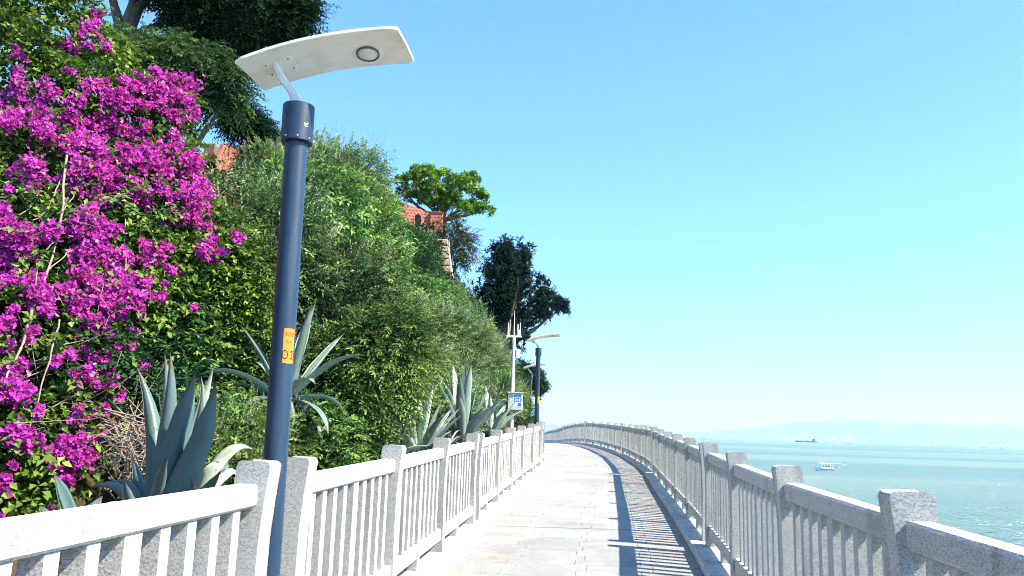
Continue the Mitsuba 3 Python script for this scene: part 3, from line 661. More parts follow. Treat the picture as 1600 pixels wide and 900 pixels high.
for x, y, r in CL:
    for jn in range(4):
        xx, yy = x + rg.normal(0, r * .45), y + rg.normal(0, r * .55)
        c = hit(xx, yy); D = bd(x, y); rad = r * D / FPX * rg.choice([.35, .6, .85]); c = c * (1 - .07 / D)
        k_ = int(54 * (r / 18) ** 1.75)
        q = c + rg.normal(0, .5, (k_, 3)) * rad * [1, .8, .9]
        allp.append(q); hue = rg.uniform(0, 1) * .6 + .4 * (x / 340)
        allc.append(np.tile(np.array([.51, .06, .49]) * (1 - hue) + np.array([.64, .075, .45]) * hue, (k_, 1)))
pp, cc = np.vstack(allp), np.vstack(allc)
cc = cc * np.exp(rg.normal(0, .32, (len(cc), 1)))
old = rg.random(len(cc)) < .07; cc[old] = np.array([.62, .28, .50]) * np.exp(rg.normal(0, .2, (old.sum(), 1)))
old = rg.random(len(cc)) < .03; cc[old] = [.20, .12, .07]
dd = nrm(rg.normal(0, .7, pp.shape) + np.array([.35, -.55, .35]))
fl = []
for j in range(3):
    X = nrm(np.cross(dd, rg.normal(size=dd.shape))); fl.append(leaves(pp, nrm(X + dd * .45), dd, rg.uniform(.023, .038, len(pp)), .028, cc, .2, .5))
put('flower', FS(join(fl), 'petal'), kb, kind='stuff', label='magenta papery blossom clusters')
ms = []
for pth, r in (([(108, 215), (100, 270), (98, 330), (85, 390), (70, 440), (62, 470)], .012), ([(100, 300), (80, 300), (30, 335)], .006), ([(90, 375), (60, 400), (10, 430)], .006), ([(195, 320), (195, 400), (190, 470)], .006),
               ([(50, 480), (35, 540), (0, 610)], .012), ([(93, 500), (75, 570), (40, 690)], .007), ([(140, 120), (150, 150)], .006), ([(95, 280), (75, 330), (50, 345)], .006), ([(75, 420), (110, 395), (130, 380)], .005), ([(98, 330), (120, 300), (125, 260)], .005)):
    q = np.array([hit(x, y) * .985 for x, y in pth]); t = np.linspace(0, 1, 12); s_ = np.linspace(0, 1, len(q))
    ms.append(tube(np.stack([np.interp(t, s_, q[:, a_]) for a_ in range(3)], 1) + rg.normal(0, .006, (12, 3)), r * (1 - .4 * t), 6))
for i in range(60):
    x, y = rg.uniform(0, 230), rg.uniform(300, 700); a_ = hit(x, y)
    ms.append(tube(np.array([a_, a_ + rg.normal(0, .12, 3), a_ + rg.normal(0, .22, 3)]) , [.004, .003, .0015], 4))
put('stem', S(cat(ms), 'pale_wood', True), kb)
# dry brush under it
ms = []
for i in range(170):
    a_ = at(rg.uniform(185, 285), rg.uniform(660, 770), rg.uniform(4.9, 5.6)); d_ = rg.normal(0, .13, 3) * [1.1, 1, .9]
    ms.append(tube(np.array([a_ - d_, a_ + rg.normal(0, .05, 3), a_ + d_]), [.005, .0035, .0015], 4))
put('dry_brush', S(cat(ms), 'pale_wood', True), None, label='tangle of dry bare twigs beside the big blue agave', category='brushwood', kind='stuff')

# ------------------------------------------------------------------ agaves
def agave_leaf(pts, W, side, seed, pale=0.0):
    rg = np.random.default_rng(seed)
    q = np.array(pts, float); N = 12; t = np.linspace(0, 1, N)
    if len(q) == 3:
        b = ((1 - t) ** 2)[:, None] * q[0] + (2 * t * (1 - t))[:, None] * q[1] + (t ** 2)[:, None] * q[2]
    else:
        b = ((1 - t) ** 3)[:, None] * q[0] + (3 * t * (1 - t) ** 2)[:, None] * q[1] + (3 * t * t * (1 - t))[:, None] * q[2] + (t ** 3)[:, None] * q[3]
    tg = nrm(np.gradient(b, axis=0)); sd = nrm(side - (tg @ side)[:, None] * tg if np.ndim(side) == 1 else side)
    up = np.cross(sd, tg)
    w = W * (1 + .05 * np.sin(t * 17 + seed)) * np.interp(t, [0, .12, .4, .7, .9, 1], [.78, .72, 1, .72, .27, .015]) / 2
    th = W * .10 * np.interp(t, [0, .3, 1], [2.2, 1, .12])
    prof = [(-1, .30, 0), (-.5, .06, .0), (0, -.02, 0), (.5, .06, 0), (1, .30, 0), (.45, -.05, -1), (0, -.14, -1.2), (-.45, -.05, -1)]
    v = np.stack([b + sd * (w * a)[:, None] + up * (w * c + th * e)[:, None] for a, c, e in prof], 1).reshape(-1, 3)
    k = len(prof); f = []
    for i in range(N - 1):
        for j in range(k): f.append([i * k + j, i * k + (j + 1) % k, (i + 1) * k + (j + 1) % k, (i + 1) * k + j])
    col = np.array([.062, .118, .120]) * (1 - pale) + np.array([.34, .42, .34]) * pale
    g = np.repeat(t, k)[:, None]
    c = col * (1 + .10 * (meshkit.fbm(v * [9, 9, 3], 3, seed % 50)[:, None] - .5) * 3) * np.exp(rg.normal(0, .08))
    edge = np.tile(np.array([1, 0, 0, 0, 1, 0, 0, 0]), N)[:, None]
    c = c * (1 + .35 * edge)
    sp = meshkit.fbm(v * [22, 22, 14], 3, seed % 37)[:, None]; c = np.where(sp > .66, c * .55 + np.array([.10, .085, .06]) * .45, c)
    c[-2 * k:-k] = c[-2 * k:-k] * .4 + np.array([.09, .065, .04]) * .6; c[-k:] = [.05, .03, .02]
    return v, np.array(f), np.clip(c, 0, .8)
def add_leaf(k, *a_):
    v, f, c = agave_leaf(*a_)
    put('leaf', mikit.ply((v, f), 'm_agave', smooth=True, color=c), k)
def agave(label, foot, n, L, W, seed, lo=.15, hi=1.35, droopy=.3, pale=.15):
    rg = np.random.default_rng(seed); k = thing('agave', label, 'agave'); foot = np.array(foot, float); reach = max(.3, float(XL(foot[1])) - .15 - foot[0])
    put('heart', S((lambda m: (m[0] + foot, m[1]))(lathe([(.001, -.6), (.10 * L, -.55), (.13 * L, -.15), (.10 * L, .12), (.02, .5 * L), (.001, .55 * L)], 12)), 'soil', True), k)
    for i in range(n):
        e = lo + (hi - lo) * (i + .5) / n + rg.normal(0, .08); az = i * 2.39996 + rg.normal(0, .2)
        l = L * rg.uniform(.8, 1.12) * (.8 + .2 * math.sin(e)); h = np.array([math.cos(az), math.sin(az), 0]); z = np.array([0, 0, 1.0])
        if math.cos(az) > .1:                                                    # held back by the railing
            l = max(.3 * L, min(l, reach / (math.cos(az) * max(.15, math.cos(e - .3)))))
            if l < .5 * L: e = max(e, .9); l = .8 * L * rg.uniform(.8, 1.1)
        dr = droopy * rg.uniform(.2, 1.5) * max(.1, 1.35 - e)
        p0 = foot + h * .05 * L; p1 = p0 + (h * math.cos(e) + z * math.sin(e)) * l * .5
        p2 = p1 + (h * math.cos(e - dr * .8) + z * math.sin(e - dr * .8)) * l * .3
        p3 = p2 + (h * math.cos(e - dr * 2.0) + z * math.sin(e - dr * 2.0)) * l * .28
        add_leaf(k, [p0, p1, p2, p3], W * rg.uniform(.8, 1.15), np.cross(h, z), seed * 31 + i, pale * rg.uniform(0, 2))
    return k
# the big one by the near railing, leaf by leaf
ka = thing('agave', 'big blue-green agave with broad upright leaves behind the nearest railing, beside the bougainvillea', 'agave')
view = np.array([0, 1.0, 0])
for i, (x0_, mx_, my_, tx_, ty_, dY, W, pl) in enumerate([
        (228, 262, 680, 213, 572, .22, .10, .0), (232, 268, 670, 257, 552, .40, .12, .55), (232, 274, 670, 266, 550, .05, .10, 0), (245, 305, 660, 333, 574, .36, .11, .35), (235, 278, 690, 305, 580, -.08, .15, 0), (245, 308, 712, 338, 596, -.16, .215, .05),
        (248, 335, 690, 314, 588, .14, .10, .15), (290, 350, 668, 396, 703, .22, .10, .75), (300, 345, 700, 344, 742, .02, .11, .85), (300, 372, 690, 371, 760, .28, .07, .7), (215, 190, 735, 140, 764, .10, .06, .1), (205, 185, 775, 150, 800, -.15, .06, .1), (225, 205, 740, 178, 752, .2, .06, .1),
        (250, 300, 790, 300, 748, -.30, .09, .0), (222, 225, 770, 205, 712, .3, .08, .0), (270, 350, 745, 352, 715, .35, .13, .0), (215, 200, 790, 195, 752, -.3, .07, 0.1), (260, 320, 775, 345, 735, -.25, .10, 0), (240, 245, 760, 262, 712, -.3, .07, .1)]):
    p0 = at(x0_, 812, 4.6 + dY * .15); p2 = at(tx_, ty_, 4.6 + dY); p1 = at(mx_, my_, 4.6 + dY * .6)
    sd = np.cross(nrm(p2 - p0), view); sd = nrm(sd + np.array([0, .5 if i % 2 else -.5, 0]))
    add_leaf(ka, [p0, p1, p2], W, sd, 500 + i, pl)
kx = thing('agave', 'single dark agave blade rosette at the foot of the bougainvillea, low behind the railing', 'agave')
for i, (a_, b_, c_) in enumerate([((118, 830), (110, 790), (84, 738)), ((120, 835), (140, 800), (160, 775)), ((115, 840), (80, 810), (62, 790))]):
    add_leaf(kx, [at(*a_, 4.0), at(*b_, 4.05), at(*c_, 4.15 + .1 * i)], .075, np.array([1.0, .3, 0]), 600 + i, 0)
agave('tall agave standing right behind the navy lamp pole, its leaves on both sides of it', at(446, 622, 7.1), 22, .84, .12, 5, -.45, 1.45, .6, .35)
agave('pale agave between the lanceleaf bush and the railing, small and half hidden', at(600, 715, 8.3), 9, .75, .11, 6, .3, 1.3, .35, .6)
agave('fanned agave with many narrow upright leaves, first of the row beyond the lanceleaf bush', at(652, 712, 9.6), 26, .92, .125, 7, .25, 1.4, .45, .5)
agave('tall dark agave with erect blades behind the fanned agave', at(722, 690, 12.0), 20, 1.05, .17, 8, .55, 1.5, .3, .25)
agave('low agave with thin arching dry leaves below the tall dark agave', at(700, 700, 10.9), 22, .44, .04, 9, .15, 1.0, 1.1, .4)
agave('farthest agave of the row with pale leaves, just before the white equipment pole', at(766, 682, 15.3), 18, .95, .15, 10, .2, 1.4, .5, .55)

# ------------------------------------------------------------------ lamps
low, high = at(430, 720, 5.15), at(464, 215, 5.15)
lean = (high - low) / (high[2] - low[2])
zbase = float(ZB(5.15)) + DECK - .014
foot = low + lean * (zbase - low[2])
top_z = at(468, 157, 5.05)[2]; Hp = top_z - zbase; HC = .265
def curve_panel(nx=22, thick=.022):
    """The lamp head: a thin panel bent along its length; corners measured from the photograph, in the lamp's own frame."""
    tip = foot + lean * Hp
    near = [at(365, 95, 5.00), at(620, 42, 4.92)]; far = [at(412, 141, 5.40), at(648, 97, 5.30)]
    return [x - tip for x in near + far]
N0, N1, F0, F1 = curve_panel()
def head_mesh():
    nx, ny = 26, 10
    us, vs = np.linspace(0, 1, nx), np.linspace(0, 1, ny)
    top, bot = [], []
    def rnd(u, v):                                     # rounded corners
        return u, v
    pts = np.zeros((nx, ny, 3)); th = np.zeros((nx, ny))
    for i, u in enumerate(us):
        for j, v_ in enumerate(vs):
            e = .045
            uu = u; vv = v_
            cx = max(0, max(e - u, u - 1 + e)) / e
            shrink = (1 - math.sqrt(max(0, 1 - cx * cx))) * .045
            vv = shrink + (1 - 2 * shrink) * v_
            p = (N0 * (1 - uu) + N1 * uu) * (1 - vv) + (F0 * (1 - uu) + F1 * uu) * vv
            p = p + np.array([0, 0, 1]) * (.062 * 4 * uu * (1 - uu) * (1 - .25 * uu) + .012 * math.sin(PI * vv))
            pts[i, j] = p; th[i, j] = .010 + .026 * math.sin(PI * min(1, max(0, vv))) ** .7 * min(1, 8 * uu, 8 * (1 - uu))
    a = pts + np.array([0, 0, 1]) * th[..., None]; b = pts - np.array([0, 0, 1]) * (.010)
    v = np.vstack([a.reshape(-1, 3), b.reshape(-1, 3)]); n = nx * ny; f = []
    for i in range(nx - 1):
        for j in range(ny - 1):
            q = [i * ny + j, (i + 1) * ny + j, (i + 1) * ny + j + 1, i * ny + j + 1]
            f += [q, [n + x for x in q[::-1]]]
    bd_ = [i * ny for i in range(nx)] + [(nx - 1) * ny + j for j in range(1, ny)] + [i * ny + ny - 1 for i in range(nx - 2, -1, -1)] + [j for j in range(ny - 2, 0, -1)]
    for x, y in zip(bd_, bd_[1:] + bd_[:1]): f.append([x, x + n, y + n, y])
    m = trimesh.Trimesh(*cat((v, np.array(f))), process=False); m.fix_normals()
    return np.array(m.vertices), np.array(m.faces)
def head_under(u, v, dz=0.0):
    p = (N0 * (1 - u) + N1 * u) * (1 - v) + (F0 * (1 - u) + F1 * u) * v
    return p + np.array([0, 0, .062 * 4 * u * (1 - u) * (1 - .25 * u) + .012 * math.sin(PI * v) - .010 + dz])
def head_frame(u, v):
    e = 1e-3; a = nrm(head_under(u + e, v) - head_under(u - e, v)); b = nrm(head_under(u, v + e) - head_under(u, v - e)); n = nrm(np.cross(a, b))
    n = n if n[2] < 0 else -n; b = np.cross(n, a); m = np.eye(4); m[:3, 0], m[:3, 1], m[:3, 2], m[:3, 3] = a, b, n, head_under(u, v)
    return m
def moved(m, mat): return m[0] @ mat[:3, :3].T + mat[:3, 3], m[1]
PR = .0745
def POLE(e): return S(lathe([(.001, -e), (.12, -e), (.12, .02 - e), (PR + .004, .024 - e), (PR + .004, .03 - e), (PR, .05 - e), (PR, Hp - HC - .012), (PR * .9, Hp - HC + .02)], 32), 'navy', 40)
COLLAR = S(lathe([(PR, 0), (.102, 0), (.106, .004), (.106, HC - .004), (.102, HC), (.001, HC + .001)], 36), 'navy', 40)
def studs(m):
    out = []
    for zz in (.022, ):
        for a_ in np.linspace(0, 2 * PI, 9)[:-1] + .3:
            r = rod([math.cos(a_) * .104, math.sin(a_) * .104, zz], [math.cos(a_) * .111, math.sin(a_) * .111, zz], .006, 8); out.append(r)
    return cat(out)
def perforations():
    out = []; a0 = -PI / 2 - .35
    for i in range(-4, 5):
        for j in range(-4, 5):
            if i * i + j * j > 17: continue
            a_ = a0 + i * .011 / .106; out.append(rod([math.cos(a_) * .104, math.sin(a_) * .104, .19 + j * .011], [math.cos(a_) * .1066, math.sin(a_) * .1066, .19 + j * .011], .0032, 6))
    return cat(out)
LOCS = [(.77, .50)]
u0, v0 = .735, .66
hf = head_frame(u0, v0)
RING = S(moved(lathe([(.076, -.004), (.081, 0), (.081, .012), (.073, .018), (.068, .010), (.068, -.003)], 32), hf), 'lens_ring', 40)
SEAT = S(moved(lathe([(.001, .002), (.100, .003), (.112, -.001), (.116, -.006)], 32), hf), 'lamp_white', True)
LENS = S(moved(lathe([(.070, .006), (.055, .014), (.026, .020), (.001, .021)], 28), hf), 'lens', True)
HEAD = S(head_mesh(), 'lamp_white', 40)
def arm_mesh():
    a = np.array([.0, 0, -.01]); b = np.array([-.02, 0.0, .06]); u, v_ = .19, .52
    e = head_under(u, v_); c = head_under(u - .02, v_, -.05)
    pts = [a, b, np.array([-.05, 0.01, .105]), c * .6 + np.array([-.05, .01, .105]) * .4, e + [-.02, 0, -.012], e + np.array([.0, 0, .004])]
    t = np.linspace(0, 1, 18); s_ = np.linspace(0, 1, len(pts)); q = np.stack([np.interp(t, s_, np.array(pts)[:, k]) for k in range(3)], 1)
    for _ in range(3): q[1:-1] = (q[:-2] + 2 * q[1:-1] + q[2:]) / 4
    side = np.array([.15, 1.0, 0]); side /= np.linalg.norm(side); tg = nrm(np.gradient(q, axis=0)); sd = nrm(side - (tg @ side)[:, None] * tg); up = np.cross(sd, tg)
    w = np.interp(t, [0, .5, .8, 1], [.050, .034, .05, .075]); h = np.interp(t, [0, .5, 1], [.040, .024, .016]); ms = []
    ring = [(-1, -.7), (-.8, -1), (.8, -1), (1, -.7), (1, .7), (.8, 1), (-.8, 1), (-1, .7)]
    v = np.stack([q + sd * (w * a_)[:, None] + up * (h * b_)[:, None] for a_, b_ in ring], 1).reshape(-1, 3); k = 8
    f = [[i * k + j, i * k + (j + 1) % k, (i + 1) * k + (j + 1) % k, (i + 1) * k + j] for i in range(17) for j in range(k)]
    plate = moved(boxm([0, 0, .004], [.22, .15, .012], .005), head_frame(.19, .52))
    return cat((v, np.array(f)), plate)
ARM = S(arm_mesh(), 'lamp_white', 45)
BOLTS = S(cat([moved(rod([x, y, .008], [x, y, .014], .006, 8), head_frame(.19, .52)) for x in (-.08, .08) for y in (-.055, .055)]), 'lens_ring')
def wrap(m, r, ang, z):                                # flat lettering laid round a pole of radius r
    v = np.array(m[0] if isinstance(m, tuple) else m.vertices); f = np.array(m[1] if isinstance(m, tuple) else m.faces)
    a_ = ang + v[:, 0] / r; rr = r + v[:, 2]
    return np.stack([np.cos(a_) * rr, np.sin(a_) * rr, v[:, 1] + z], 1), f
def patch(w, h, depth, n=12, rad=.008):
    g = np.array(sbox(-w / 2 + rad, -h / 2 + rad, w / 2 - rad, h / 2 - rad).buffer(rad, 4).exterior.coords)[:-1]
    m = trimesh.creation.extrude_polygon(Polygon(g), depth, engine='earcut')
    m = m.subdivide_to_size(.02)
    return np.array(m.vertices), np.array(m.faces)
def strokes(lst, s, th):
    ms = []
    for x0, y0, x1, y1 in lst:
        L = math.hypot(x1 - x0, y1 - y0) * s; a_ = math.atan2(y1 - y0, x1 - x0)
        b = boxm([0, 0, .0009], [L + th, th, .0008]); c, s2 = math.cos(a_), math.sin(a_)
        v = b[0] @ np.array([[c, s2, 0], [-s2, c, 0], [0, 0, 1]]); ms.append((v + [(x0 + x1) / 2 * s, (y0 + y1) / 2 * s, 0], b[1]))
    return cat(ms)
BIN = [(.05, .9, .2, .8), (.0, .62, .15, .52), (.02, .05, .2, .35), (.62, 1, .62, .9), (.3, .85, .95, .85), (.3, .85, .3, .72), (.95, .85, .95, .72), (.4, .68, .85, .72), (.42, .68, .42, .32), (.42, .5, .9, .5), (.72, .5, .72, .3), (.28, .3, 1, .3), (.45, .22, .3, .02), (.75, .22, .95, .02)]
HAI = [(.05, .9, .2, .8), (.0, .62, .15, .52), (.02, .05, .2, .35), (.45, 1, .35, .75), (.42, .86, .95, .86), (.42, .68, .85, .68), (.42, .68, .36, .12), (.85, .68, .82, .0), (.28, .42, 1, .42), (.36, .14, .95, .14), (.6, .62, .64, .5), (.58, .36, .62, .22)]
LU = [(.05, .95, .4, .95), (.05, .95, .05, .65), (.4, .95, .4, .65), (.05, .65, .4, .65), (.22, .65, .22, .1), (.0, .1, .42, .1), (.6, 1, .5, .75), (.6, .9, .9, .9), (.9, .9, .5, .5), (.62, .75, 1, .5), (.58, .4, .9, .4), (.58, .4, .58, .05), (.9, .4, .9, .05), (.58, .05, .9, .05)]
DENG = [(.2, 1, .2, .45), (.2, .45, .0, .05), (.2, .45, .4, .2), (.02, .75, .08, .6), (.38, .78, .3, .62), (.5, .85, 1, .85), (.76, .85, .76, .05), (.76, .05, .62, .1)]
LS = .833
FOOT1 = foot
def street_lamp(loc, leanv, label, sticker, rotz=0.0):
    deckz = float(ZB(loc[1])) + DECK - .012; ext = (loc[2] - deckz) / LS
    k = thing('street_lamp', label, 'street lamp', 'navy street lamps along the planted railing')
    m = np.eye(4); m[:3, 2] = leanv; m[:3, 3] = loc
    c, s_ = math.cos(rotz), math.sin(rotz); rz = np.array([[c, -s_, 0, 0], [s_, c, 0, 0], [0, 0, 1, 0], [0, 0, 0, 1]]); m = m @ rz
    sc = np.diag([LS, LS, LS, 1.0]); up = m.copy(); up[:3, 3] = m[:3, 3] + np.array(leanv) * (Hp - HC) * LS; hm = m.copy(); hm[:3, :3] = rz[:3, :3]; hm[:3, 3] = m[:3, 3] + np.array(leanv) * Hp * LS
    m, up, hm = m @ sc, up @ sc, hm @ sc
    W_ = lambda a_: T(a_.tolist())
    put('pole', {**POLE(ext), 'to_world': W_(m)}, k)
    kc = put('collar', {**COLLAR, 'to_world': W_(up)}, k)
    put('arm', {**ARM, 'to_world': W_(hm)}, k)
    kh = put('lamp_head', {**HEAD, 'to_world': W_(hm)}, k)
    put('lens_seat', {**SEAT, 'to_world': W_(hm)}, kh); put('lens_ring', {**RING, 'to_world': W_(hm)}, kh); put('lens', {**LENS, 'to_world': W_(hm)}, kh)
    if sticker:
        put('bolt', {**BOLTS, 'to_world': W_(hm)}, kh)
        put('stud', {**S(studs(0), 'steel'), 'to_world': W_(up)}, kc, kind='stuff')
        put('speaker_hole', {**S(perforations(), 'black'), 'to_world': W_(up)}, kc, kind='stuff')
        sw = [(0, .012, .010, .004), (.010, .004, .022, .014), (.004, -.004, .026, .004), (.010, -.014, .028, -.006), (.022, .014, .030, .018)]
        put('logo_mark', {**S(wrap(strokes(sw, 1.0, .0035), .1062, -PI / 2 + .66, .105), 'white'), 'to_world': W_(up)}, kc)
        a_, zc = -PI / 2 + .80, at(453, 540, 5.08)[2] - FOOT1[2]
        ks = put('number_sticker', {**S(wrap(patch(.078, .222, .0006), PR + .0006, a_, zc), 'orange', 30), 'to_world': W_(m)}, k)
        t01 = meshkit.text_mesh('01', .056, .0006, bold=False); tw = t01.bounds
        t01.apply_translation([-(tw[0][0] + tw[1][0]) / 2, -.085, .0008]); t01 = t01.subdivide_to_size(.01)
        txt = cat(wrap(t01, PR + .0006, a_, zc), *[wrap((g[0] + o, g[1]), PR + .0006, a_, zc) for g, o in ((strokes(BIN, .030, .0028), [-.033, .058, 0]), (strokes(HAI, .030, .0028), [.002, .058, 0]), (strokes(LU, .017, .002), [-.022, .015, 0]), (strokes(DENG, .017, .002), [.004, .015, 0]))])
        put('lettering', {**S(txt, 'black'), 'to_world': W_(m)}, ks, kind='stuff')
    elif loc[1] < 30:
        put('number_sticker', {**S(wrap(patch(.078, .222, .0006), PR + .0006, -PI / 2 + .66, 1.86), 'orange', 30), 'to_world': W_(m)}, k)
street_lamp(foot * LS, lean, 'nearest navy lamp post with cream curved head and orange 01 sticker beside the near railing', True)
def lamp_at(px, py, Y, label):
    t_ = at(px, py, Y); z0 = float(ZB(Y)) + DECK
    zz = t_[2] - Hp * LS
    street_lamp(np.array([t_[0], Y, zz]), np.array([0, 0, 1.0]), label, False, 0.05)
lamp_at(841.5, 544, 22.1, 'second navy lamp post, standing clear against the sky at the bend behind the railing')
lamp_at(829.5, 583, 33.0, 'third navy lamp post, small and far, just left of the second one')
for px, py, Y in ((818, 622, 70), (807, 630, 78)):
    t_ = at(px, py, Y); kq = thing('bare_pole', f'thin dark bare pole {"nearer to the third lamp" if px > 812 else "just right of the white equipment pole"}, far off', 'pole')
    put('shaft', S(tube([t_ - [0, 0, 3.2], t_ - [0, 0, 1.5], t_], [.07, .065, .06], 10), 'navy', 40), kq); put('cap', S((lambda m: (m[0] + t_, m[1]))(lathe([(.08, -.06), (.08, .0), (.001, .02)], 12)), 'navy'), kq)

# ------------------------------------------------------------------ white equipment pole
Yp = 22.0; kp = thing('equipment_pole', 'white weather pole with a grey control cabinet and a rack of antennas behind the railing', 'pole')
b_, t_ = at(800.5, 668, Yp), at(803, 527, Yp); s_ = Yp / FPX
axis = b_ * 0 + t_; x0, z0, z1 = t_[0], float(ZB(Yp)) - .2, t_[2]
put('pole', S(tube([[x0, Yp, z0], [x0, Yp, (z0 + z1) / 2], [x0, Yp, z1]], [.060, .054, .046], 18), 'white', 40), kp)
put('crossbar', S(boxm([x0, Yp, z1 + .02], [.44, .07, .04], .01), 'white'), kp)
for dx, h, r in ((-.17, .36, .013), (-.12, .44, .009), (.10, .32, .013), (.17, .36, .013), (.0, .68, .011), (.13, .16, .025)):
    put('antenna', S(tube([[x0 + dx, Yp, z1 + .05], [x0 + dx, Yp, z1 + .05 + h / 2], [x0 + dx, Yp, z1 + .05 + h]], [r, r, r * .7], 8), 'white', 40), kp)
put('junction_box', S(boxm([x0 + .13, Yp, z1 - .45], [.11, .10, .24], .01), 'white'), kp)
cb = at(805, 627.5, Yp - .22); kcab = put('cabinet', S(boxm([cb[0], Yp - .16, cb[2]], [.40, .20, .46], .012), 'grey_metal'), kp)
put('cabinet_roof', S(boxm([cb[0], Yp - .17, cb[2] + .24], [.46, .27, .022], .006), 'grey_metal'), kcab)
yf = Yp - .263
put('notice', S(boxm([cb[0] + .05, yf, cb[2] + .03], [.24, .006, .33]), 'white'), kcab)
put('notice_print', S(cat(boxm([cb[0] + .065, yf - .004, cb[2] + .145], [.20, .004, .075]), boxm([cb[0] + .065, yf - .004, cb[2] + .04], [.20, .004, .11]), boxm([cb[0] + .115, yf - .004, cb[2] - .08], [.09, .004, .09])), 'blue_print'), kcab)
put('notice_symbol', S(cat(boxm([cb[0] + .02, yf - .0075, cb[2] + .04], [.03, .003, .07]), boxm([cb[0] + .065, yf - .0075, cb[2] + .04], [.03, .003, .045]), boxm([cb[0] + .115, yf - .0075, cb[2] + .04], [.03, .003, .07]), boxm([cb[0] + .065, yf - .0075, cb[2] + .145], [.14, .003, .015]),
                               *[boxm([cb[0] - .02, yf - .004, cb[2] - .06 - .03 * i], [.07, .003, .008]) for i in range(3)])[0:2], 'white'), kcab)

# ------------------------------------------------------------------ terracotta wall, stone pillar, tiled house, brown wall
def lattice(p, n, uv):
    u = p.x * 1.0 + p.y * .35
    row = mi.Float(0) + (p.z * 9.0); import drjit as dr
    c = u * 7.5 + 0.5 * (dr.floor(row) - 2 * dr.floor(dr.floor(row) / 2)); fx, fz = c - dr.floor(c), row - dr.floor(row)
    hole = sm(.10, .2, fx) * (1 - sm(.78, .9, fx)) * sm(.12, .25, fz) * (1 - sm(.62, .8, fz))
    return mx([.50, .19, .145], [.20, .06, .05], hole * .9)
scene['m_lattice'] = principled(P(lattice), .85, .2)
kw = thing('terracotta_wall', 'terracotta lattice wall with a small dark arched window high on the slope', 'wall')
Yw = 27.5
A_, B_ = at(628, 312, Yw), at(672, 327, Yw)
Lw = B_[0] - A_[0] + 1.2
poly = sbox(0, -2.2, Lw, 0).difference(sbox(1.62, -.95, 1.62 + .24, -.50).union(Point(1.74, -.50).buffer(.12, 12)))
q = np.array(poly.exterior.coords); hw = trimesh.creation.extrude_polygon(poly, .16, engine='earcut')
v = np.array(hw.vertices); slopez = (B_[2] - A_[2]) / (B_[0] - A_[0])
v = np.stack([A_[0] - 1.2 + v[:, 0], Yw + .28 * v[:, 0] + v[:, 2], A_[2] + v[:, 1] + np.where(v[:, 1] > -.05, slopez * (v[:, 0] - 1.2), 0) * (v[:, 1] > -.05)], 1)
put('lattice_panel', S((v, np.array(hw.faces)), 'lattice'), kw)
c = at(681, 345, Yw + .4); put('back_wall', S(boxm([A_[0] + Lw / 2 - 1.2, Yw + 1.3, A_[2] - 1.05], [Lw + .3, .1, 2.0]), 'house_wall'), kw); put('turret', S(boxm([c[0], Yw + .75, c[2] - .25], [.44, .5, 1.15], .015), 'lattice'), kw)
put('coping', S(boxm([c[0], Yw + .75, c[2] + .34], [.50, .56, .05], .01), 'terracotta'), kw)
ks = thing('stone_pillar', 'tapering pillar of pale squared stones standing up from the slope below the terracotta wall', 'pillar')
pt, pb = at(688, 376, 26.2), at(697, 440, 26.2); H_ = pt[2] - pb[2] + .4; rg = np.random.default_rng(31); nC = 8
for i in range(nC):
    t0, t1 = i / nC, (i + 1) / nC; wdt = .62 - .14 * t0; zc = pb[2] - .4 + H_ * (t0 + t1) / 2; hh = H_ / nC - .02
    cx = pb[0] + (pt[0] - pb[0]) * t0; sp_ = rg.uniform(-.1, .1)
    for j, (xa, xb) in enumerate(((-wdt / 2, sp_ - .008), (sp_ + .008, wdt / 2))):
        put('stone', S(boxm([cx + (xa + xb) / 2, 26.2 + rg.uniform(-.012, .012), zc], [xb - xa, .58, hh], .022), 'sandstone'), ks)
put('core', S(boxm([(pt[0] + pb[0]) / 2, 26.2, pb[2] - .4 + H_ / 2], [.36, .48, H_ - .05]), 'mortar'), ks)
kh = thing('tiled_house', 'house with red clay tile roofs half hidden in the trees above the bougainvillea', 'house')
def roof_mesh(o, ex, ey, nx, ny):
    us, vs = np.linspace(0, 1, nx * 6 + 1), np.linspace(0, 1, ny * 4 + 1); U_, V_ = np.meshgrid(us, vs, indexing='ij')
    nrm_ = nrm(np.cross(ex, ey)); Lx = np.linalg.norm(ex)
    hgt = .05 * np.abs(np.sin(PI * U_ * nx)) + .035 * (1 - (V_ * ny) % 1)
    p = o + U_[..., None] * ex + V_[..., None] * ey + hgt[..., None] * nrm_
    a_, b2 = U_.shape; i, j = np.meshgrid(np.arange(a_ - 1), np.arange(b2 - 1), indexing='ij')
    return p.reshape(-1, 3), np.stack([i * b2 + j, (i + 1) * b2 + j, (i + 1) * b2 + j + 1, i * b2 + j + 1], -1).reshape(-1, 4)
Yh = 19.0
o = at(334, 252, Yh); r1 = roof_mesh(o, np.array([1.1, .5, -.1]), np.array([-.1, .55, .62]), 6, 5)
o2 = at(288, 285, Yh + .2); r2 = roof_mesh(o2, np.array([1.0, .3, -.1]), np.array([-.15, .9, 1.05]), 6, 7)
put('roof', S(r1, 'terracotta', True), kh); put('roof', S(r2, 'terracotta', True), kh)
cw = at(328, 300, Yh + 1.2); put('wall', S(boxm([cw[0] - .5, Yh + 1.7, cw[2] - .1], [2.6, 1.2, 1.6]), 'house_wall'), kh)
cg = at(326, 238, Yh + .5); put('gable', S(boxm([cg[0] - .02, Yh + .8, cg[2]], [.25, .5, .5]), 'house_wall'), kh)
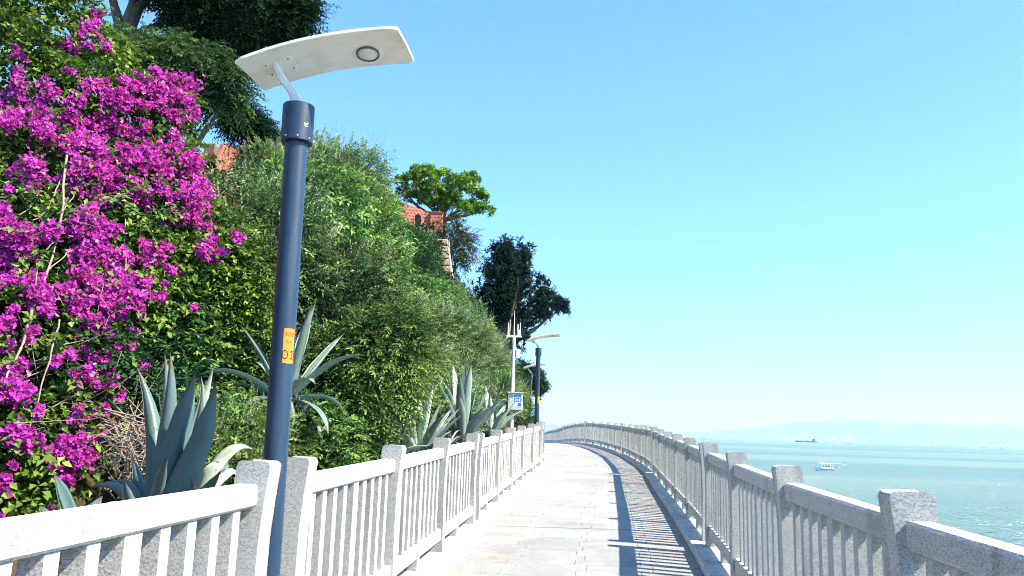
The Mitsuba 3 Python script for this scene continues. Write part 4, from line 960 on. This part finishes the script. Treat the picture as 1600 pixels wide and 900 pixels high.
# low curved brown stone wall beyond the bend
kbw = thing('brown_wall', 'low curved brown stone wall with small pale posts, seen over the planted-side railing', 'wall')
ys = np.linspace(0, 1, 9); Ybw = 33.0; pp = np.array([at(808 + 34 * t, 664 - 13 * math.sin(PI * min(1, t * .62 + .08)) , Ybw) for t in ys])
for i in range(8):
    a_, b2 = pp[i], pp[i + 1]; c = (a_ + b2) / 2; L = np.linalg.norm(b2 - a_)
    put('stone', S(boxm([c[0], Ybw, c[2] - .55], [L - .012, .3, 1.1], .03), 'brown_stone'), kbw)
for i in (3, 4, 6, 7): put('post', S(boxm([pp[i][0], Ybw, pp[i][2] + .06], [.07, .1, .14], .01), 'granite'), kbw)

# ------------------------------------------------------------------ boats and the far shore
def sea_at(x, Y): return np.array([ray(x, 690)[0] * Y, Y, SEA])
def hull_mesh(L, W, H, bow=.35, sheer=.3, n=14):
    """A hull along +x, bow at +x, on the water at z = 0."""
    t = np.linspace(0, 1, n); w = W / 2 * np.where(t < 1 - bow, np.interp(t, [0, .15], [.86, 1]), np.sqrt(np.maximum(0, 1 - ((t - 1 + bow) / bow) ** 2)) * .98 + .02)
    zt = H * (1 + sheer * t ** 2.2); x = (t - .5) * L
    ring = np.stack([np.stack([x, -w, zt], 1), np.stack([x - .02 * L * t, -w * .82, 0 * x], 1), np.stack([x - .05 * L * t, 0 * x, -.35 * H + 0 * x], 1), np.stack([x - .02 * L * t, w * .82, 0 * x], 1), np.stack([x, w, zt], 1)], 1)
    v = ring.reshape(-1, 3); f = [[i * 5 + j, i * 5 + (j + 1) % 5, (i + 1) * 5 + (j + 1) % 5, (i + 1) * 5 + j] for i in range(n - 1) for j in range(5)]
    f = cat((v, np.array(f)))[1]; f = np.vstack([f, [[0, 1, 2], [0, 2, 3], [0, 3, 4]]])
    return v, f
def boat(label, catg, name, p, yaw, parts):
    k = thing(name, label, catg); tw = T().translate([float(x) for x in p]).rotate([0, 0, 1], yaw)
    for nm, m, mat in parts: put(nm, {**S(m, mat, 35), 'to_world': tw}, k)
Yb = 205.0
boat('small white motor boat with a canopy on the open water beyond the sea-side railing', 'boat', 'motor_boat', sea_at(1288.5, Yb) + [0, 0, .02], 178, [
    ('hull', hull_mesh(5.2, 1.9, .62, .4, .25), 'white'), ('stripe', boxm([-.3, 0, .42], [4.0, 1.93, .10], .01), 'ship_dark'), ('cabin', boxm([.1, 0, 1.0], [2.3, 1.5, .75], .12), 'white'),
    ('window', cat(*[boxm([x, 0, 1.12], [.5, 1.53, .36], .03) for x in (-.55, .1, .75)]), 'glass_dark'), ('canopy', boxm([0, 0, 1.86], [3.2, 1.75, .08], .03), 'white'),
    ('canopy_post', cat(*[rod([x, y, .8], [x, y, 1.85], .03) for x in (-1.45, 1.45) for y in (-.75, .75)]), 'white'), ('outboard_motor', cat(boxm([-2.75, 0, .75], [.32, .3, .5], .06), boxm([-2.78, 0, .2], [.14, .12, .8], .03)), 'ship_dark'), ('foredeck', boxm([1.8, 0, .72], [1.0, 1.1, .08], .03), 'blue_print'),
    ('antenna_boom', rod([-1.4, .3, 1.95], [-5.2, .6, 1.72], .035), 'white')])
def ship(label, x, Y, L, yaw, mat, stern, nb):
    H = L * .055
    parts = [('hull', hull_mesh(L, L * .16, H, .18, .25), mat), ('bridge', cat(boxm([-L * .37, 0, H + L * .045], [L * .11, L * .13, L * .09], .3), boxm([-L * .36, 0, H + L * .105], [L * .08, L * .15, L * .03], .2)), 'white' if stern else 'ship_dark'), ('funnel', boxm([-L * .42, 0, H + L * .12], [L * .04, L * .04, L * .06], .2), mat)]
    for i in range(nb): parts.append(('crane', cat(rod([L * (-.2 + .22 * i), 0, H], [L * (-.2 + .22 * i), 0, H + L * .09], L * .006), rod([L * (-.2 + .22 * i), 0, H + L * .08], [L * (-.1 + .22 * i), 0, H + L * .10], L * .004)), mat))
    boat(label, 'ship', 'cargo_ship', sea_at(x, Y), yaw, parts)
ship('long dark freighter low on the water at the left part of the far shore', 1259, 2700, 70, 176, 'ship_dark', False, 2)
ship('red-hulled ship with a white bridge on the horizon right of the dark freighter', 1323, 3000, 40, 20, 'ship_red', True, 0)
ship('tiny dark ship on the horizon just above the end of the railing posts', 1099, 3000, 22, 150, 'ship_dark', False, 1)
ship('small dark barge far out, first of two near the right edge of the water', 1534, 2600, 18, 170, 'ship_dark', False, 0)
ship('small dark barge far out, last one at the right edge of the water', 1565, 2600, 18, 10, 'ship_dark', False, 0)
ship('tiny dark barge between the small ship and the long freighter', 1226, 2800, 9, 0, 'ship_dark', False, 0)
rg = np.random.default_rng(9); ms = []
for i in range(75):
    x = rg.choice([rg.normal(2750, 200), rg.normal(3500, 350), rg.normal(3000, 120), rg.normal(4700, 200)]); y = rg.uniform(7640, 7900)
    z = float(far_land(np.array([x]), np.array([y]))[0])
    if z < SEA + 2: continue
    h = rg.choice([8, 12, 16, 26], p=[.5, .3, .15, .05]); ms.append(boxm([x, y, z + h / 2 - 2], [rg.uniform(10, 30), rg.uniform(10, 20), h * .8 + 4]))
put('far_town', S(cat(ms), 'far_wall'), None, label='pale far-off town along the foot of the hills across the water', category='town', kind='stuff')
for i, (x, h) in enumerate(((1028, 100), (1050, 85), (1074, 80))):
    p = sea_at(x, 7600.0); kq = thing('wind_turbine', ['faint white wind turbine, left one of three over the far railing', 'faint white wind turbine, middle one of three over the far railing', 'faint white wind turbine, right one of three over the far railing'][i], 'wind turbine', 'wind turbines across the water')
    put('tower', S(tube([p, p + [0, 0, h / 2], p + [0, 0, h]], [2.6, 2.2, 1.6], 10), 'white', 40), kq)
    put('hub', S(boxm(p + [0, -2, h], [3, 6, 3], .6), 'white'), kq)
    for j in range(3):
        a_ = .5 + j * 2.094 + i; put('blade', S(tube([p + [0, -5, h], p + [math.cos(a_) * 20, -5, h + math.sin(a_) * 20], p + [math.cos(a_) * 42, -5, h + math.sin(a_) * 42]], [1.2, 1.1, .3], 6), 'white'), kq)
# ------------------------------------------------------------------ the air
z0, z1 = SEA - 1.5, 420.0
scene['haze'] = {'type': 'cube', 'to_world': T().translate([0, 5600, (z0 + z1) / 2]).scale([9900, 6300, (z1 - z0) / 2]), 'bsdf': {'type': 'null'}, 'interior': {'type': 'ref', 'id': 'haze_air'}}
tag('haze', kind='stuff')
